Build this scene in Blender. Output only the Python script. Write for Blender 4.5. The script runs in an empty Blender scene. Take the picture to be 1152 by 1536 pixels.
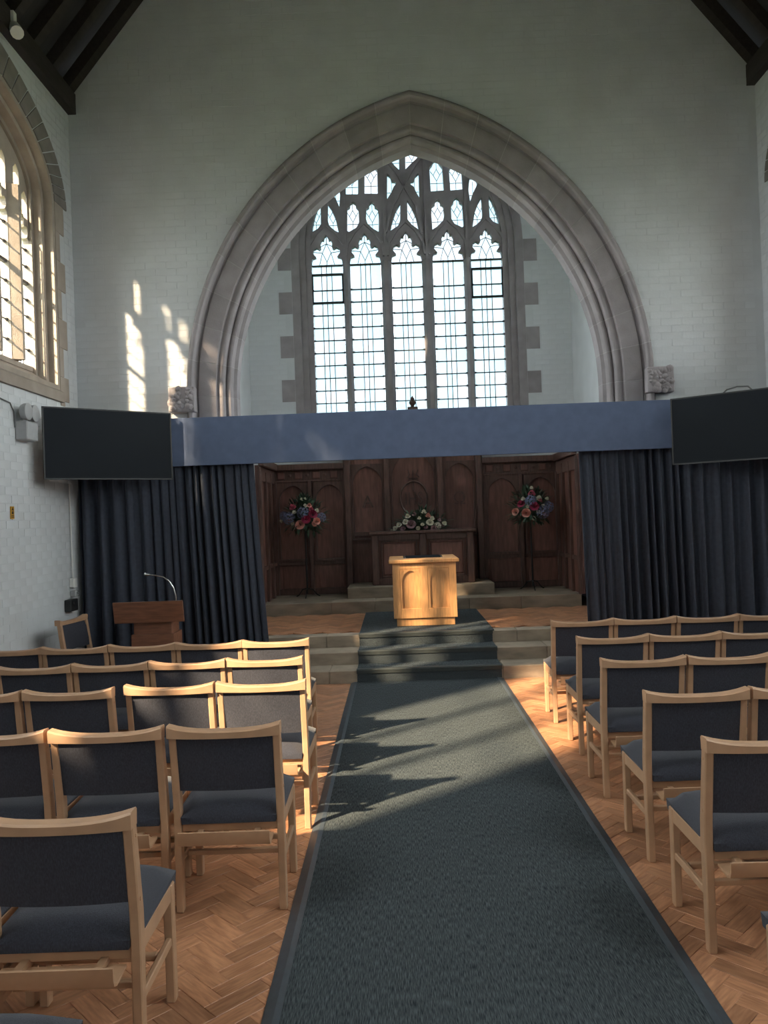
import bpy, bmesh, math, random
from mathutils import Vector, Matrix
from mathutils.geometry import tessellate_polygon

random.seed(7)
S = bpy.context.scene
COL = S.collection
PI = math.pi

# ------------------------------------------------------------------ camera
F = 1200.0; PHI = .036; YAW = 17/1200; PITCH = 5.6/1200
CAM = (-.31, 0.0, 1.65)
def ray(u, v):
    xi = u-576; yi = 768-v
    c, s = math.cos(PHI), math.sin(PHI)
    x = xi*c+yi*s; z = -xi*s+yi*c; y = F
    cp, sp = math.cos(PITCH), math.sin(PITCH)
    y, z = y*cp-z*sp, y*sp+z*cp
    cy, sy = math.cos(YAW), math.sin(YAW)
    return Vector((x*cy-y*sy, x*sy+y*cy, z))
def at(u, v, Y):
    d = ray(u, v); t = Y/d.y
    return Vector(CAM)+d*t
def proj(p):
    x, y, z = p[0]-CAM[0], p[1]-CAM[1], p[2]-CAM[2]
    cy, sy = math.cos(YAW), math.sin(YAW)
    x, y = x*cy+y*sy, -x*sy+y*cy
    if y < .05: return (-9999, -9999)
    X = x/y*F; Z = z/y*F-5.6
    c, s = math.cos(PHI), math.sin(PHI)
    return 576+X*c-Z*s, 768-(X*s+Z*c)
cam_data = bpy.data.cameras.new('camera')
cam_data.sensor_fit = 'HORIZONTAL'; cam_data.sensor_width = 36; cam_data.lens = F/1152*36
cam_data.clip_start = .05; cam_data.clip_end = 500
cam = bpy.data.objects.new('camera', cam_data); COL.objects.link(cam)
fw = ray(576, 768).normalized()
rt = (ray(577, 768)-ray(576, 768)).normalized()
up = rt.cross(fw)
cam.matrix_world = Matrix(((rt.x, up.x, -fw.x, CAM[0]), (rt.y, up.y, -fw.y, CAM[1]), (rt.z, up.z, -fw.z, CAM[2]), (0, 0, 0, 1)))
S.camera = cam

# ------------------------------------------------------------------ light
S.view_settings.view_transform = 'Standard'
S.view_settings.look = 'None'
S.view_settings.gamma = 1
S.view_settings.use_curve_mapping = False
S.view_settings.exposure = 0.42
SKY = (.80, .91, 1.0); SKY_STRENGTH = 15.0
SUN_AZ = 48.0      # degrees from +y towards +x
SUN_EL = 35.0
SUN_STRENGTH = 29.0
FILL_LAMP_W = 3.0         # each added fill pendant, used in the lamp builder at the end
w = bpy.data.worlds.new('sky'); S.world = w; w.use_nodes = True
bg = w.node_tree.nodes['Background']; bg.inputs[0].default_value = (*SKY, 1); bg.inputs[1].default_value = SKY_STRENGTH
sl = bpy.data.lights.new('sun', 'SUN'); sl.energy = SUN_STRENGTH; sl.color = (1, .83, .60); sl.angle = math.radians(1.9)
so = bpy.data.objects.new('sun', sl); COL.objects.link(so)
sd = Vector((math.sin(math.radians(SUN_AZ))*math.cos(math.radians(SUN_EL)), math.cos(math.radians(SUN_AZ))*math.cos(math.radians(SUN_EL)), -math.sin(math.radians(SUN_EL))))
so.rotation_euler = sd.to_track_quat('-Z', 'Y').to_euler(); so.location = (-12, -10, 12)
def portal(loc, n, sx, sy):
    l = bpy.data.lights.new('daylight_portal', 'AREA'); l.shape = 'RECTANGLE'; l.size = sx; l.size_y = sy
    l.cycles.is_portal = True
    o = bpy.data.objects.new('daylight_portal', l); COL.objects.link(o)
    o.location = loc; o.rotation_euler = Vector(n).to_track_quat('-Z', 'Z').to_euler()
S.cycles.max_bounces = 12; S.cycles.diffuse_bounces = 8; S.cycles.transparent_max_bounces = 24
S.cycles.caustics_reflective = False; S.cycles.caustics_refractive = False
S.cycles.sample_clamp_indirect = 6

# ------------------------------------------------------------------ materials
def mat(name, col, rough=.6, var=.0, vscale=8, stretch=(1, 1, 1), bump=0, bscale=60, bstretch=None, spec=.5, rnd=0, col2=None, metal=0, sheen=0, isl=False):
    m = bpy.data.materials.new(name); m.use_nodes = True
    nt = m.node_tree; N = nt.nodes; L = nt.links
    b = N['Principled BSDF']
    b.inputs['Roughness'].default_value = rough; b.inputs['Metallic'].default_value = metal
    b.inputs['Specular IOR Level'].default_value = spec
    if sheen: b.inputs['Sheen Weight'].default_value = sheen
    tc = N.new('ShaderNodeTexCoord')
    base = None
    c2 = col2 if col2 else tuple(max(0, c*(1-var)) for c in col)
    c1 = col if col2 else tuple(min(1, c*(1+var)) for c in col)
    mp = N.new('ShaderNodeMapping'); mp.inputs['Scale'].default_value = stretch
    L.new(tc.outputs['Object'], mp.inputs['Vector'])
    nz = N.new('ShaderNodeTexNoise'); nz.inputs['Scale'].default_value = vscale; nz.inputs['Detail'].default_value = 5
    L.new(mp.outputs[0], nz.inputs['Vector'])
    cr = N.new('ShaderNodeValToRGB'); cr.color_ramp.elements[0].position = .35; cr.color_ramp.elements[1].position = .68
    cr.color_ramp.elements[0].color = (*c2, 1); cr.color_ramp.elements[1].color = (*c1, 1)
    L.new(nz.outputs['Fac'], cr.inputs[0])
    out = cr.outputs[0]
    if rnd:
        oi = N.new('ShaderNodeObjectInfo'); val = oi.outputs['Random']
        if isl:
            ge = N.new('ShaderNodeNewGeometry'); ad = N.new('ShaderNodeMath'); ad.operation = 'ADD'
            L.new(ge.outputs['Random Per Island'], ad.inputs[0]); L.new(oi.outputs['Random'], ad.inputs[1])
            fr = N.new('ShaderNodeMath'); fr.operation = 'FRACT'; L.new(ad.outputs[0], fr.inputs[0]); val = fr.outputs[0]
            # shift the grain from piece to piece
            mv = N.new('ShaderNodeVectorMath'); mv.operation = 'SCALE'; mv.inputs[0].default_value = (31, 17, 9)
            L.new(val, mv.inputs['Scale']); L.new(mv.outputs[0], mp.inputs['Location'])
        mr = N.new('ShaderNodeMapRange'); mr.inputs['To Min'].default_value = 1-rnd; mr.inputs['To Max'].default_value = 1+rnd
        L.new(val, mr.inputs['Value'])
        hs = N.new('ShaderNodeHueSaturation'); L.new(mr.outputs[0], hs.inputs['Value']); L.new(out, hs.inputs['Color'])
        out = hs.outputs[0]
    L.new(out, b.inputs['Base Color'])
    if bump:
        bn = N.new('ShaderNodeTexNoise'); bn.inputs['Scale'].default_value = bscale; bn.inputs['Detail'].default_value = 3
        m2 = N.new('ShaderNodeMapping'); m2.inputs['Scale'].default_value = bstretch or stretch
        L.new(tc.outputs['Object'], m2.inputs['Vector']); L.new(m2.outputs[0], bn.inputs['Vector'])
        bp = N.new('ShaderNodeBump'); bp.inputs['Strength'].default_value = bump; bp.inputs['Distance'].default_value = .01
        L.new(bn.outputs['Fac'], bp.inputs['Height']); L.new(bp.outputs[0], b.inputs['Normal'])
    return m
M = {}
M['plaster'] = mat('painted_brick', (.575, .595, .615), .65, .05, 3, bump=.15, bscale=40, rnd=.02)
M['plaster_plain'] = mat('painted_mortar', (.55, .57, .59), .7, .04, 4, bump=.1, bscale=50)
M['stone'] = mat('buff_sandstone', (.280, .255, .266), .8, .12, 5, bump=.25, bscale=90, rnd=.10)
M['stone_mortar'] = mat('pale_lime_mortar', (.34, .32, .32), .9, .05, 8)
M['warm_stone'] = mat('tan_sandstone', (.335, .285, .240), .8, .12, 5, bump=.25, bscale=90, rnd=.08)
M['grey_stone'] = mat('grey_brown_voussoir_stone', (.20, .182, .165), .85, .12, 6, bump=.3, bscale=80, rnd=.12)
M['step_stone'] = mat('worn_step_stone', (.255, .205, .155), .8, .22, 4, (1, 1, 3), bump=.2, bscale=60, rnd=.06)
M['roof'] = mat('dark_roof_boards', (.020, .017, .018), .7, .3, 3, (1, 8, 1), bump=.2)
M['rafter'] = mat('dark_rafter_oak', (.028, .021, .019), .65, .3, 5, (6, 1, 6), bump=.2)
M['parquet'] = mat('parquet_block', (.48, .240, .130), .38, 0, 9, (1.2, 9, 1), bump=.06, bscale=60, rnd=.28, col2=(.31, .140, .072), isl=True)
M['parquet_joint'] = mat('parquet_joint', (.07, .035, .02), .8, .1, 9)
M['beech'] = mat('beech', (.43, .258, .155), .42, .07, 9, (1.5, 1.5, 1.5), bump=.03, bscale=120, rnd=.06)
M['fabric'] = mat('charcoal_blue_wool', (.039, .041, .055), .9, .25, 260, (1, 1, .35), bump=.25, bscale=420, spec=.2, sheen=.12)
M['carpet'] = mat('charcoal_green_carpet', (.086, .100, .107), .95, 0, 240, (1.3, .10, 1.3), bump=.3, bscale=130, bstretch=(2, .5, 2), spec=.1, col2=(.019, .025, .030))
M['carpet_edge'] = mat('carpet_edging', (.050, .062, .075), .45, .1, 30)
M['nosing'] = mat('stair_nosing', (.028, .034, .034), .6, .1, 30)
M['curtain'] = mat('navy_curtain_cloth', (.042, .050, .072), .75, .12, 30, bump=.06, bscale=300, spec=.3, sheen=.05)
M['valance'] = mat('slate_blue_pelmet_cloth', (.095, .125, .205), .85, .06, 12, bump=.05, bscale=300, spec=.25, sheen=.08)
M['dark_oak'] = mat('dark_stained_oak', (.095, .050, .040), .42, .3, 6, (6, 6, 1), bump=.1, bscale=60, rnd=.08)
M['dark_oak_panel'] = mat('dark_stained_oak_panel', (.165, .075, .058), .42, .25, 5, (7, 7, 1), bump=.08, bscale=60, rnd=.10)
M['oak'] = mat('honey_oak', (.60, .31, .13), .4, .14, 7, (8, 8, 1), bump=.04, bscale=80)
M['walnut'] = mat('walnut_laminate', (.20, .088, .052), .4, .22, 6, (1, 6, 9), bump=.03)
M['screen'] = mat('matt_black_screen', (.007, .010, .015), .5, .05, 3, spec=.1)
M['black_plastic'] = mat('black_plastic', (.012, .013, .015), .5, .1, 20)
M['iron'] = mat('black_iron', (.012, .012, .013), .5, .1, 20, metal=.3)
M['lead'] = mat('lead_came', (.045, .048, .055), .6, .1, 20, metal=.2)
M['chrome'] = mat('brushed_metal', (.75, .75, .76), .25, .03, 20, metal=1)
M['grey_plastic'] = mat('grey_plastic', (.38, .39, .40), .5, .04, 20)
M['white_plastic'] = mat('white_plastic', (.72, .72, .70), .45, .03, 20)
M['sign_yellow'] = mat('yellow_sign', (.50, .27, .03), .5, .05, 30)
M['sign_black'] = mat('sign_print', (.03, .02, .01), .6, .05, 30)
M['cable'] = mat('grey_cable', (.12, .12, .12), .6, .05, 30)
M['grass'] = mat('grass_ground', (.10, .13, .05), .95, .3, 2)
M['leaf'] = mat('arrangement_leaf', (.045, .085, .05), .6, .3, 14, rnd=.2, isl=True)
M['rose_pink'] = mat('rose_pink_petal', (.62, .13, .20), .6, .15, 30, rnd=.12)
M['rose_red'] = mat('rose_crimson_petal', (.36, .04, .10), .6, .15, 30, rnd=.12)
M['peach'] = mat('peach_petal', (.72, .36, .29), .6, .12, 30, rnd=.1)
M['blue'] = mat('blue_hydrangea_petal', (.17, .20, .33), .6, .2, 60, rnd=.15)
M['cream'] = mat('cream_petal', (.72, .70, .58), .6, .08, 30, rnd=.08)
M['mauve'] = mat('dusky_mauve_petal', (.40, .24, .27), .6, .12, 30, rnd=.1)
def glass_mat(name, tint, haze):
    m = bpy.data.materials.new(name); m.use_nodes = True
    nt = m.node_tree; N = nt.nodes; L = nt.links; N.remove(N['Principled BSDF'])
    oi = N.new('ShaderNodeObjectInfo'); cr = N.new('ShaderNodeValToRGB'); cr.color_ramp.interpolation = 'LINEAR'
    for i, (p, c) in enumerate(tint):
        e = cr.color_ramp.elements[i] if i < 2 else cr.color_ramp.elements.new(p)
        e.position = p; e.color = (*c, 1)
    L.new(oi.outputs['Random'], cr.inputs[0])
    t = N.new('ShaderNodeBsdfTransparent'); L.new(cr.outputs[0], t.inputs[0])
    tr = N.new('ShaderNodeBsdfTranslucent'); tr.inputs[0].default_value = (.8, .85, .85, 1)
    mx = N.new('ShaderNodeMixShader'); mx.inputs[0].default_value = haze
    L.new(t.outputs[0], mx.inputs[1]); L.new(tr.outputs[0], mx.inputs[2])
    g = N.new('ShaderNodeBsdfGlossy'); g.inputs['Roughness'].default_value = .15
    m2 = N.new('ShaderNodeMixShader'); m2.inputs[0].default_value = .04
    L.new(mx.outputs[0], m2.inputs[1]); L.new(g.outputs[0], m2.inputs[2])
    L.new(m2.outputs[0], N['Material Output'].inputs[0])
    return m
M['glass'] = glass_mat('leaded_glass', [(0, (.240, .278, .284)), (1, (.282, .284, .288)), (.5, (.250, .284, .292))], .05)
M['glass_side'] = glass_mat('leaded_glass_warm', [(0, (.87, .84, .79)), (1, (.95, .92, .88)), (.5, (.91, .885, .84))], .05)

# ------------------------------------------------------------------ mesh helpers
class MB:
    def __init__(s): s.v = []; s.f = []
    def add(s, vs, fs):
        n = len(s.v); s.v += [tuple(p) for p in vs]; s.f += [tuple(i+n for i in f) for f in fs]; return s
    def box(s, x0, x1, y0, y1, z0, z1, R=None, o=None):
        vs = [Vector((x, y, z)) for z in (z0, z1) for y in (y0, y1) for x in (x0, x1)]
        if R is not None:
            o = Vector(o) if o is not None else Vector(((x0+x1)/2, (y0+y1)/2, (z0+z1)/2))
            vs = [R@(p-o)+o for p in vs]
        return s.add(vs, [(0, 2, 3, 1), (4, 5, 7, 6), (0, 1, 5, 4), (2, 6, 7, 3), (0, 4, 6, 2), (1, 3, 7, 5)])
    def bar(s, p, q, wx, wy=None, roll=0):
        p = Vector(p); q = Vector(q); wy = wy or wx
        d = (q-p).normalized(); a = d.cross(Vector((0, 0, 1)))
        if a.length < 1e-4: a = Vector((1, 0, 0))
        a.normalize(); b = a.cross(d)
        vs = []
        for o in (p, q):
            for i, j in ((-1, -1), (1, -1), (1, 1), (-1, 1)): vs.append(o+a*i*wx/2+b*j*wy/2)
        return s.add(vs, [(0, 3, 2, 1), (4, 5, 6, 7), (0, 1, 5, 4), (1, 2, 6, 5), (2, 3, 7, 6), (3, 0, 4, 7)])
    def tube(s, pts, r, n=8, cap=True):
        pts = [Vector(p) for p in pts]; k = len(pts); rr = r if isinstance(r, (list, tuple)) else [r]*k
        prev = None; vs = []
        for i, p in enumerate(pts):
            d = (pts[min(i+1, k-1)]-pts[max(i-1, 0)]).normalized()
            a = (prev - d*prev.dot(d)) if prev else d.cross(Vector((0, 0, 1)) if abs(d.z) < .95 else Vector((1, 0, 0)))
            a.normalize(); prev = a; b = d.cross(a)
            for j in range(n):
                t = 2*PI*j/n; vs.append(p+(a*math.cos(t)+b*math.sin(t))*rr[i])
        fs = [(i*n+j, i*n+(j+1) % n, (i+1)*n+(j+1) % n, (i+1)*n+j) for i in range(k-1) for j in range(n)]
        if cap: fs += [tuple(range(n-1, -1, -1)), tuple((k-1)*n+j for j in range(n))]
        return s.add(vs, fs)
    def lathe(s, prof, c=(0, 0, 0), n=16, axis='z'):
        c = Vector(c); vs = []; k = len(prof)
        for r, h in prof:
            for j in range(n):
                t = 2*PI*j/n; p = (r*math.cos(t), r*math.sin(t), h)
                if axis == 'y': p = (p[0], -p[2], p[1])
                if axis == 'x': p = (p[2], p[0], p[1])
                vs.append(c+Vector(p))
        fs = [(i*n+j, i*n+(j+1) % n, (i+1)*n+(j+1) % n, (i+1)*n+j) for i in range(k-1) for j in range(n)]
        fs += [tuple(range(n-1, -1, -1)), tuple((k-1)*n+j for j in range(n))]
        return s.add(vs, fs)
    def plate(s, outer, holes, w0, w1, fn):
        loops = [outer]+list(holes)
        tris = tessellate_polygon([[Vector((a, b, 0)) for a, b in l] for l in loops])
        flat = [p for l in loops for p in l]; n = len(flat)
        vs = [fn(a, b, w0) for a, b in flat]+[fn(a, b, w1) for a, b in flat]
        fs = [tuple(t) for t in tris]+[tuple(i+n for i in reversed(t)) for t in tris]
        o = 0
        for l in loops:
            k = len(l)
            for i in range(k): a, b = o+i, o+(i+1) % k; fs.append((a, b, b+n, a+n))
            o += k
        return s.add(vs, fs)
    def grid(s, rows):
        r = len(rows); c = len(rows[0]); n = [p for row in rows for p in row]
        return s.add(n, [(i*c+j, i*c+j+1, (i+1)*c+j+1, (i+1)*c+j) for i in range(r-1) for j in range(c-1)])
    def mesh(s, name, m, smooth=False, off=None):
        me = bpy.data.meshes.new(name)
        v = s.v if off is None else [(p[0]-off[0], p[1]-off[1], p[2]-off[2]) for p in s.v]
        me.from_pydata(v, [], s.f); me.materials.append(M[m] if isinstance(m, str) else m)
        bm = bmesh.new(); bm.from_mesh(me); bmesh.ops.recalc_face_normals(bm, faces=bm.faces); bm.to_mesh(me); bm.free()
        if smooth:
            me.polygons.foreach_set('use_smooth', [True]*len(me.polygons))
            me.set_sharp_from_angle(angle=math.radians(40 if smooth is True else smooth))
        return me
    def build(s, name, m, parent=None, smooth=False, bevel=0, kind=None, label=None, world=True, seg=1):
        off = None
        if parent is not None and world: off = base_of(parent)
        o = bpy.data.objects.new(name, s.mesh(name, m, smooth, off)); COL.objects.link(o)
        if parent is not None: o.parent = parent
        if bevel:
            md = o.modifiers.new('bevel', 'BEVEL'); md.width = bevel; md.segments = seg; md.limit_method = 'ANGLE'
        if kind: o['kind'] = kind
        if label: o['label'] = label
        return o
def base_of(o):
    b = Vector((0, 0, 0))
    while o is not None: b += o.location; o = o.parent
    return b
def tag(o, label, cat, group=None, kind=None):
    o['label'] = label; o['category'] = cat
    if group: o['group'] = group
    if kind: o['kind'] = kind
    return o
def thing(name, label, cat, loc=(0, 0, 0), rz=0, group=None, kind=None):
    o = bpy.data.objects.new(name, None); COL.objects.link(o); o.empty_display_size = .1
    o.location = loc; o.rotation_euler = (0, 0, rz); return tag(o, label, cat, group, kind)
def inst(name, me, parent, loc=(0, 0, 0), rot=None, scale=None):
    o = bpy.data.objects.new(name, me); COL.objects.link(o); o.parent = parent; o.location = loc
    if rot is not None: o.rotation_euler = rot
    if scale is not None: o.scale = scale
    return o

# ================================================================== SETTING
NW = 3.70; EAVE = 6.27; SLOPE = 1.233; RIDGE = EAVE+NW*SLOPE
YB = -5.6; YW = 8.60; YC = 8.95; YE = 12.0; CW = 2.42
PLZ = .375
xyz_front = lambda y: (lambda a, b, wd: (a, y+wd, b))

# ---- ground outside
g = MB().box(-40, 40, -40, 50, -.5, -.30).build('ground', 'grass'); tag(g, 'grass ground outside the chapel walls', 'ground', kind='structure')

# ---- unseen columnar evergreen, added outside the left windows to block some sun
tree = thing('added_shade_tree', 'added narrow evergreen outside the left wall, out of view, blocking part of the sun', 'tree', (-6.6, 4.05, -.3))
MB().tube([(-6.6, 4.05, -.3), (-6.58, 4.06, 1.5), (-6.6, 4.05, 4.5)], [.14, .11, .06], 8).build('trunk', 'rafter', tree)
rt_ = random.Random(21); fo = MB()
prof = [(.30, .9), (.44, 2.0), (.48, 4.0), (.46, 6.0), (.36, 7.4), (.18, 8.3), (.02, 8.9)]
fo.lathe([(r*.72, h) for r, h in prof], (-6.6, 4.05, -.3), 12)
for k in range(2600):
    i = rt_.randrange(len(prof)-1); f = rt_.random(); r = prof[i][0]*(1-f)+prof[i+1][0]*f; h = prof[i][1]*(1-f)+prof[i+1][1]*f
    a = rt_.uniform(0, 2*PI); r *= rt_.uniform(.7, 1.08); c = Vector((-6.6+r*math.cos(a), 4.05+r*math.sin(a), h-.3))
    d = Vector((math.cos(a)*.5, math.sin(a)*.5, 1)).normalized(); sdv = Vector((-math.sin(a), math.cos(a), rt_.uniform(-.5, .5)))*.045
    fo.add([c-d*.09, c+sdv, c+d*.12, c-sdv], [(0, 1, 2, 3)])
fo.build('foliage', 'leaf', tree, kind='stuff')
# ---- floor with herringbone blocks
floor = MB().box(-NW-.3, NW+.3, YB-.2, YW, -.30, -.012).build('floor', 'parquet_joint')
tag(floor, 'herringbone wood block floor of the nave', 'floor', kind='structure')
def herring(x0, x1, y0, y1, skip=None, wd=.076):
    res = []; n = 3; c = math.sqrt(.5)
    cx, cy = (x0+x1)/2, (y0+y1)/2; R = int(max(x1-x0, y1-y0)/wd*.75)+6
    for i in range(-R, R):
        for j in range(-R, R):
            d = (i-j) % (2*n)
            if d == 0: a, b, ang = i+n/2, j+.5, 0
            elif d == 2*n-1: a, b, ang = i+.5, j+n/2, PI/2
            else: continue
            X = cx+(a*c-b*c)*wd; Y = cy+(a*c+b*c)*wd
            if x0 < X < x1 and y0 < Y < y1 and not (skip and skip(X, Y)): res.append((X, Y, ang+PI/4))
    return res
def block_mb(L=.228, W=.076, t=.012, ch=.0015):
    l, w_ = L/2-.0006, W/2-.0006
    m = MB(); vs = [(-l, -w_, -t), (l, -w_, -t), (l, w_, -t), (-l, w_, -t), (-l, -w_, -ch), (l, -w_, -ch), (l, w_, -ch), (-l, w_, -ch), (-l+ch, -w_+ch, 0), (l-ch, -w_+ch, 0), (l-ch, w_-ch, 0), (-l+ch, w_-ch, 0)]
    fs = [(i, (i+1) % 4, 4+(i+1) % 4, 4+i) for i in range(4)]+[(4+i, 4+(i+1) % 4, 8+(i+1) % 4, 8+i) for i in range(4)]+[(8, 9, 10, 11)]
    return m.add(vs, fs)
BLK = block_mb(); BLK_ME = BLK.mesh('block', 'parquet')
CX0, CX1 = -.81, .70          # aisle carpet edges
blocks = herring(-NW+.02, NW-.02, 1.2, 8.0, lambda x, y: CX0+.10 < x < CX1-.10)
def seen(b):
    u, v = proj((b[0], b[1], 0)); return -20 < u < 1172 and v < 1570
def hidden_rank(b): return b[1]+(0 if -1.35 < b[0] < 1.45 else 2.2)
vis = sorted([b for b in blocks if seen(b)], key=hidden_rank)
near = set(id(b) for b in vis[:300])
rest = MB()
for b in blocks:
    dz = random.uniform(-.0006, .0006); tilt = (random.uniform(-.002, .002), random.uniform(-.002, .002))
    if id(b) in near: inst('block', BLK_ME, floor, (b[0], b[1], dz), (tilt[0], tilt[1], b[2]))
    else:
        R = Matrix.Rotation(b[2], 3, 'Z'); rest.add([R@Vector(p)+Vector((b[0], b[1], dz)) for p in BLK.v], BLK.f)
rest.build('block_field', 'parquet', floor, kind='stuff')

# ---- bricks
BR_ME = {}
def brick_mb(L, axis):
    l = L/2+.0015; h = .0345; t = .0018; ch = .0012; m = MB()
    vs = [(-l, .004, -h), (l, .004, -h), (l, .004, h), (-l, .004, h), (-l+ch, -t, -h+ch), (l-ch, -t, -h+ch), (l-ch, -t, h-ch), (-l+ch, -t, h-ch)]
    fs = [(i, (i+1) % 4, 4+(i+1) % 4, 4+i) for i in range(4)]+[(4, 5, 6, 7)]
    if axis == 'L': vs = [(-p[1], p[0], p[2]) for p in vs]      # wall facing +x
    if axis == 'R': vs = [(p[1], p[0], p[2]) for p in vs]       # wall facing -x
    return m.add(vs, fs)
def brickwork(wall, axis, plane, a0, a1, z0, z1, inside, rank, nmax=300):
    lst = []; row = 0; z = z0+.0375
    while z < z1:
        a = a0+(.1125 if row % 2 else 0)
        while a < a1+.11:
            for L, off in ((.215, 0), (.105, -.055), (.105, .055)):
                lo, hi = a+off-L/2, a+off+L/2
                if lo < a0-.001 or hi > a1+.001:
                    if L > .2: continue
                    continue
                if all(inside(x, zz) for x in (lo, a+off, hi) for zz in (z-.03, z+.03)):
                    lst.append((a+off, z, L))
                    if L > .2: break
            a += .225
        row += 1; z += .075
    lst.sort(key=rank); rest = MB()
    for i, (a, z, L) in enumerate(lst):
        d = random.uniform(0, .0015); key = (L, axis)
        if key not in BR_ME:
            b = brick_mb(L, axis); BR_ME[key] = (b, b.mesh('brick', 'plaster'))
        b, me = BR_ME[key]
        loc = {'F': (a, plane-d, z), 'L': (plane+d, a, z), 'R': (plane-d, a, z)}[axis]
        if i < nmax: inst('brick', me, wall, loc)
        else: rest.add([(p[0]+loc[0], p[1]+loc[1], p[2]+loc[2]) for p in b.v], b.f)
    if rest.v: rest.build('brickwork', 'plaster', wall, kind='stuff')

# ---- arch wall (between nave and chancel)
AC = .785; ASP = 3.0; RO = 3.285; RI = 2.79
def arch_pts(r, n=24, c=AC, zs=ASP):
    tm = math.acos(c/r); right = [(-c+r*math.cos(tm*i/n), zs+r*math.sin(tm*i/n)) for i in range(n+1)]
    return right+[(-x, z) for x, z in reversed(right[:-1])]
rw = 3.18
arc = arch_pts(rw)
outl = [(NW+.3, -.3), (NW+.3, EAVE), (NW, EAVE+.05), (0, RIDGE), (-NW, EAVE+.05), (-NW-.3, EAVE), (-NW-.3, -.3), (-(rw-AC), -.3)]+list(reversed(arc))+[((rw-AC), -.3)]
wall_front = MB().plate(outl, [], 0, YC-YW, xyz_front(YW)).build('wall_front', 'plaster_plain')
tag(wall_front, 'white painted brick gable wall around the pointed chancel arch', 'wall', kind='structure')
def out_arch(x, z):
    if z < ASP: return abs(x) > 3.19-AC
    return math.hypot(abs(x)+AC, z-ASP) > 3.19
def in_gable(x, z): return z < EAVE+(NW-abs(x))*SLOPE
brickwork(wall_front, 'F', YW, -NW, NW, 2.0, 9.2, lambda x, z: out_arch(x, z) and in_gable(x, z), lambda b: b[1]+.15*abs(b[0]))

# ---- chancel arch stones
trim1 = thing('trim_1', 'moulded buff stone chancel arch with pointed head', 'arch', kind='structure')
def rollp(cr, cy, r, a0, a1, n=5): return [(cr+r*math.cos(math.radians(a0+(a1-a0)*i/n)), cy+r*math.sin(math.radians(a0+(a1-a0)*i/n))) for i in range(n+1)]
PROF = [(3.285, 8.61), (3.285, 8.55)]+rollp(3.245, 8.545, .038, 0, -180, 6)+[(3.195, 8.585), (3.175, 8.597), (3.165, 8.575), (3.15, 8.57)]
PROF += [(3.00, 8.60), (2.985, 8.605), (2.975, 8.64)]+rollp(2.935, 8.665, .035, -60, -170, 4)+[(2.895, 8.70)]
PROF += rollp(2.865, 8.715, .032, -30, -160, 4)+[(2.825, 8.76), (2.79, 8.78), (2.79, 8.955)]
def arch_piece(t0, t1, side, prof, nseg=3, off=0):
    rows = []
    for i in range(nseg+1):
        t = t0+(t1-t0)*i/nseg; row = []
        for r, y in prof:
            r2 = r+off*.4; y2 = y+(off*1.5 if y < 8.9 else 0)
            tm = math.acos(AC/r2); a = tm*t
            row.append((side*(-AC+r2*math.cos(a)), y2, ASP+r2*math.sin(a)))
        rows.append(row)
    m = MB().grid(rows)
    n = len(prof)
    m.f.append(tuple(range(n))); m.f.append(tuple(nseg*n+i for i in range(n)))
    return m
NV = 11
core = MB()
for sd_ in (-1, 1):
    for i in range(NV):
        e = .0011
        arch_piece(i/NV+e, (i+1)/NV-e, sd_, PROF).build('voussoir', 'stone', trim1, smooth=30)
    c_ = arch_piece(0, 1, sd_, PROF, 20, .004); core.add(c_.v, c_.f)
    zz = 0.0; hs_ = [.42, .36, .45, .38, .44, .40, .32, .23]
    for h in hs_:
        lo, hi = zz+.002, zz+h-.002; zz += h
        rows = [[(sd_*(r-AC), y, z) for r, y in PROF] for z in (lo, hi)]
        m = MB().grid(rows); n = len(PROF); m.f += [tuple(range(n)), tuple(n+i for i in range(n))]
        m.build('jamb_stone', 'stone', trim1, smooth=30)
    core.grid([[(sd_*(r+.0015-AC), y+.006, z) for r, y in PROF] for z in (0, ASP)])
core.build('arch_mortar', 'stone_mortar', trim1, smooth=30)
# carved label stops
def label_stop(sx, z0):
    x0, x1 = (2.40, 2.68); cx = (x0+x1)/2
    o = MB().box(sx*x0 if sx > 0 else -x1, sx*x1 if sx > 0 else -x0, 8.47, 8.62, z0, z0+.27).build('label_stop', 'stone', trim1, bevel=.01, label='square carved foliage block at the foot of the hood mould')
    lv = MB(); rnd = random.Random(3 if sx > 0 else 4)
    for k in range(26):
        px = sx*cx+rnd.uniform(-.115, .115); pz = z0+.135+rnd.uniform(-.115, .115); r = rnd.uniform(.018, .036)
        ang = rnd.uniform(0, 2*PI)
        rows = []
        for i in range(5):
            t = i/4; wd = r*math.sin(PI*min(.98, .12+t*.88))*1.1
            row = []
            for j in range(5):
                s_ = -1+j/2; u = (t-.5)*r*3; v = s_*wd; h = .022*(1-s_*s_)*math.sin(PI*t)+.01*math.sin(6*t)
                row.append((px+u*math.cos(ang)-v*math.sin(ang), 8.468-h, pz+u*math.sin(ang)+v*math.cos(ang)))
            rows.append(row)
        lv.grid(rows)
    for k in range(10):
        px = sx*cx+rnd.uniform(-.11, .11); pz = z0+.135+rnd.uniform(-.11, .11); r = rnd.uniform(.012, .022)
        lv.lathe([(r*.3, -.01), (r, .0), (r*.9, r*.6), (r*.4, r)], (px, 8.47, pz), 8, 'y')
    lv.build('carved_leaves', 'stone', o, smooth=60)
label_stop(-1, 2.83); label_stop(1, 2.85)

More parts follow.
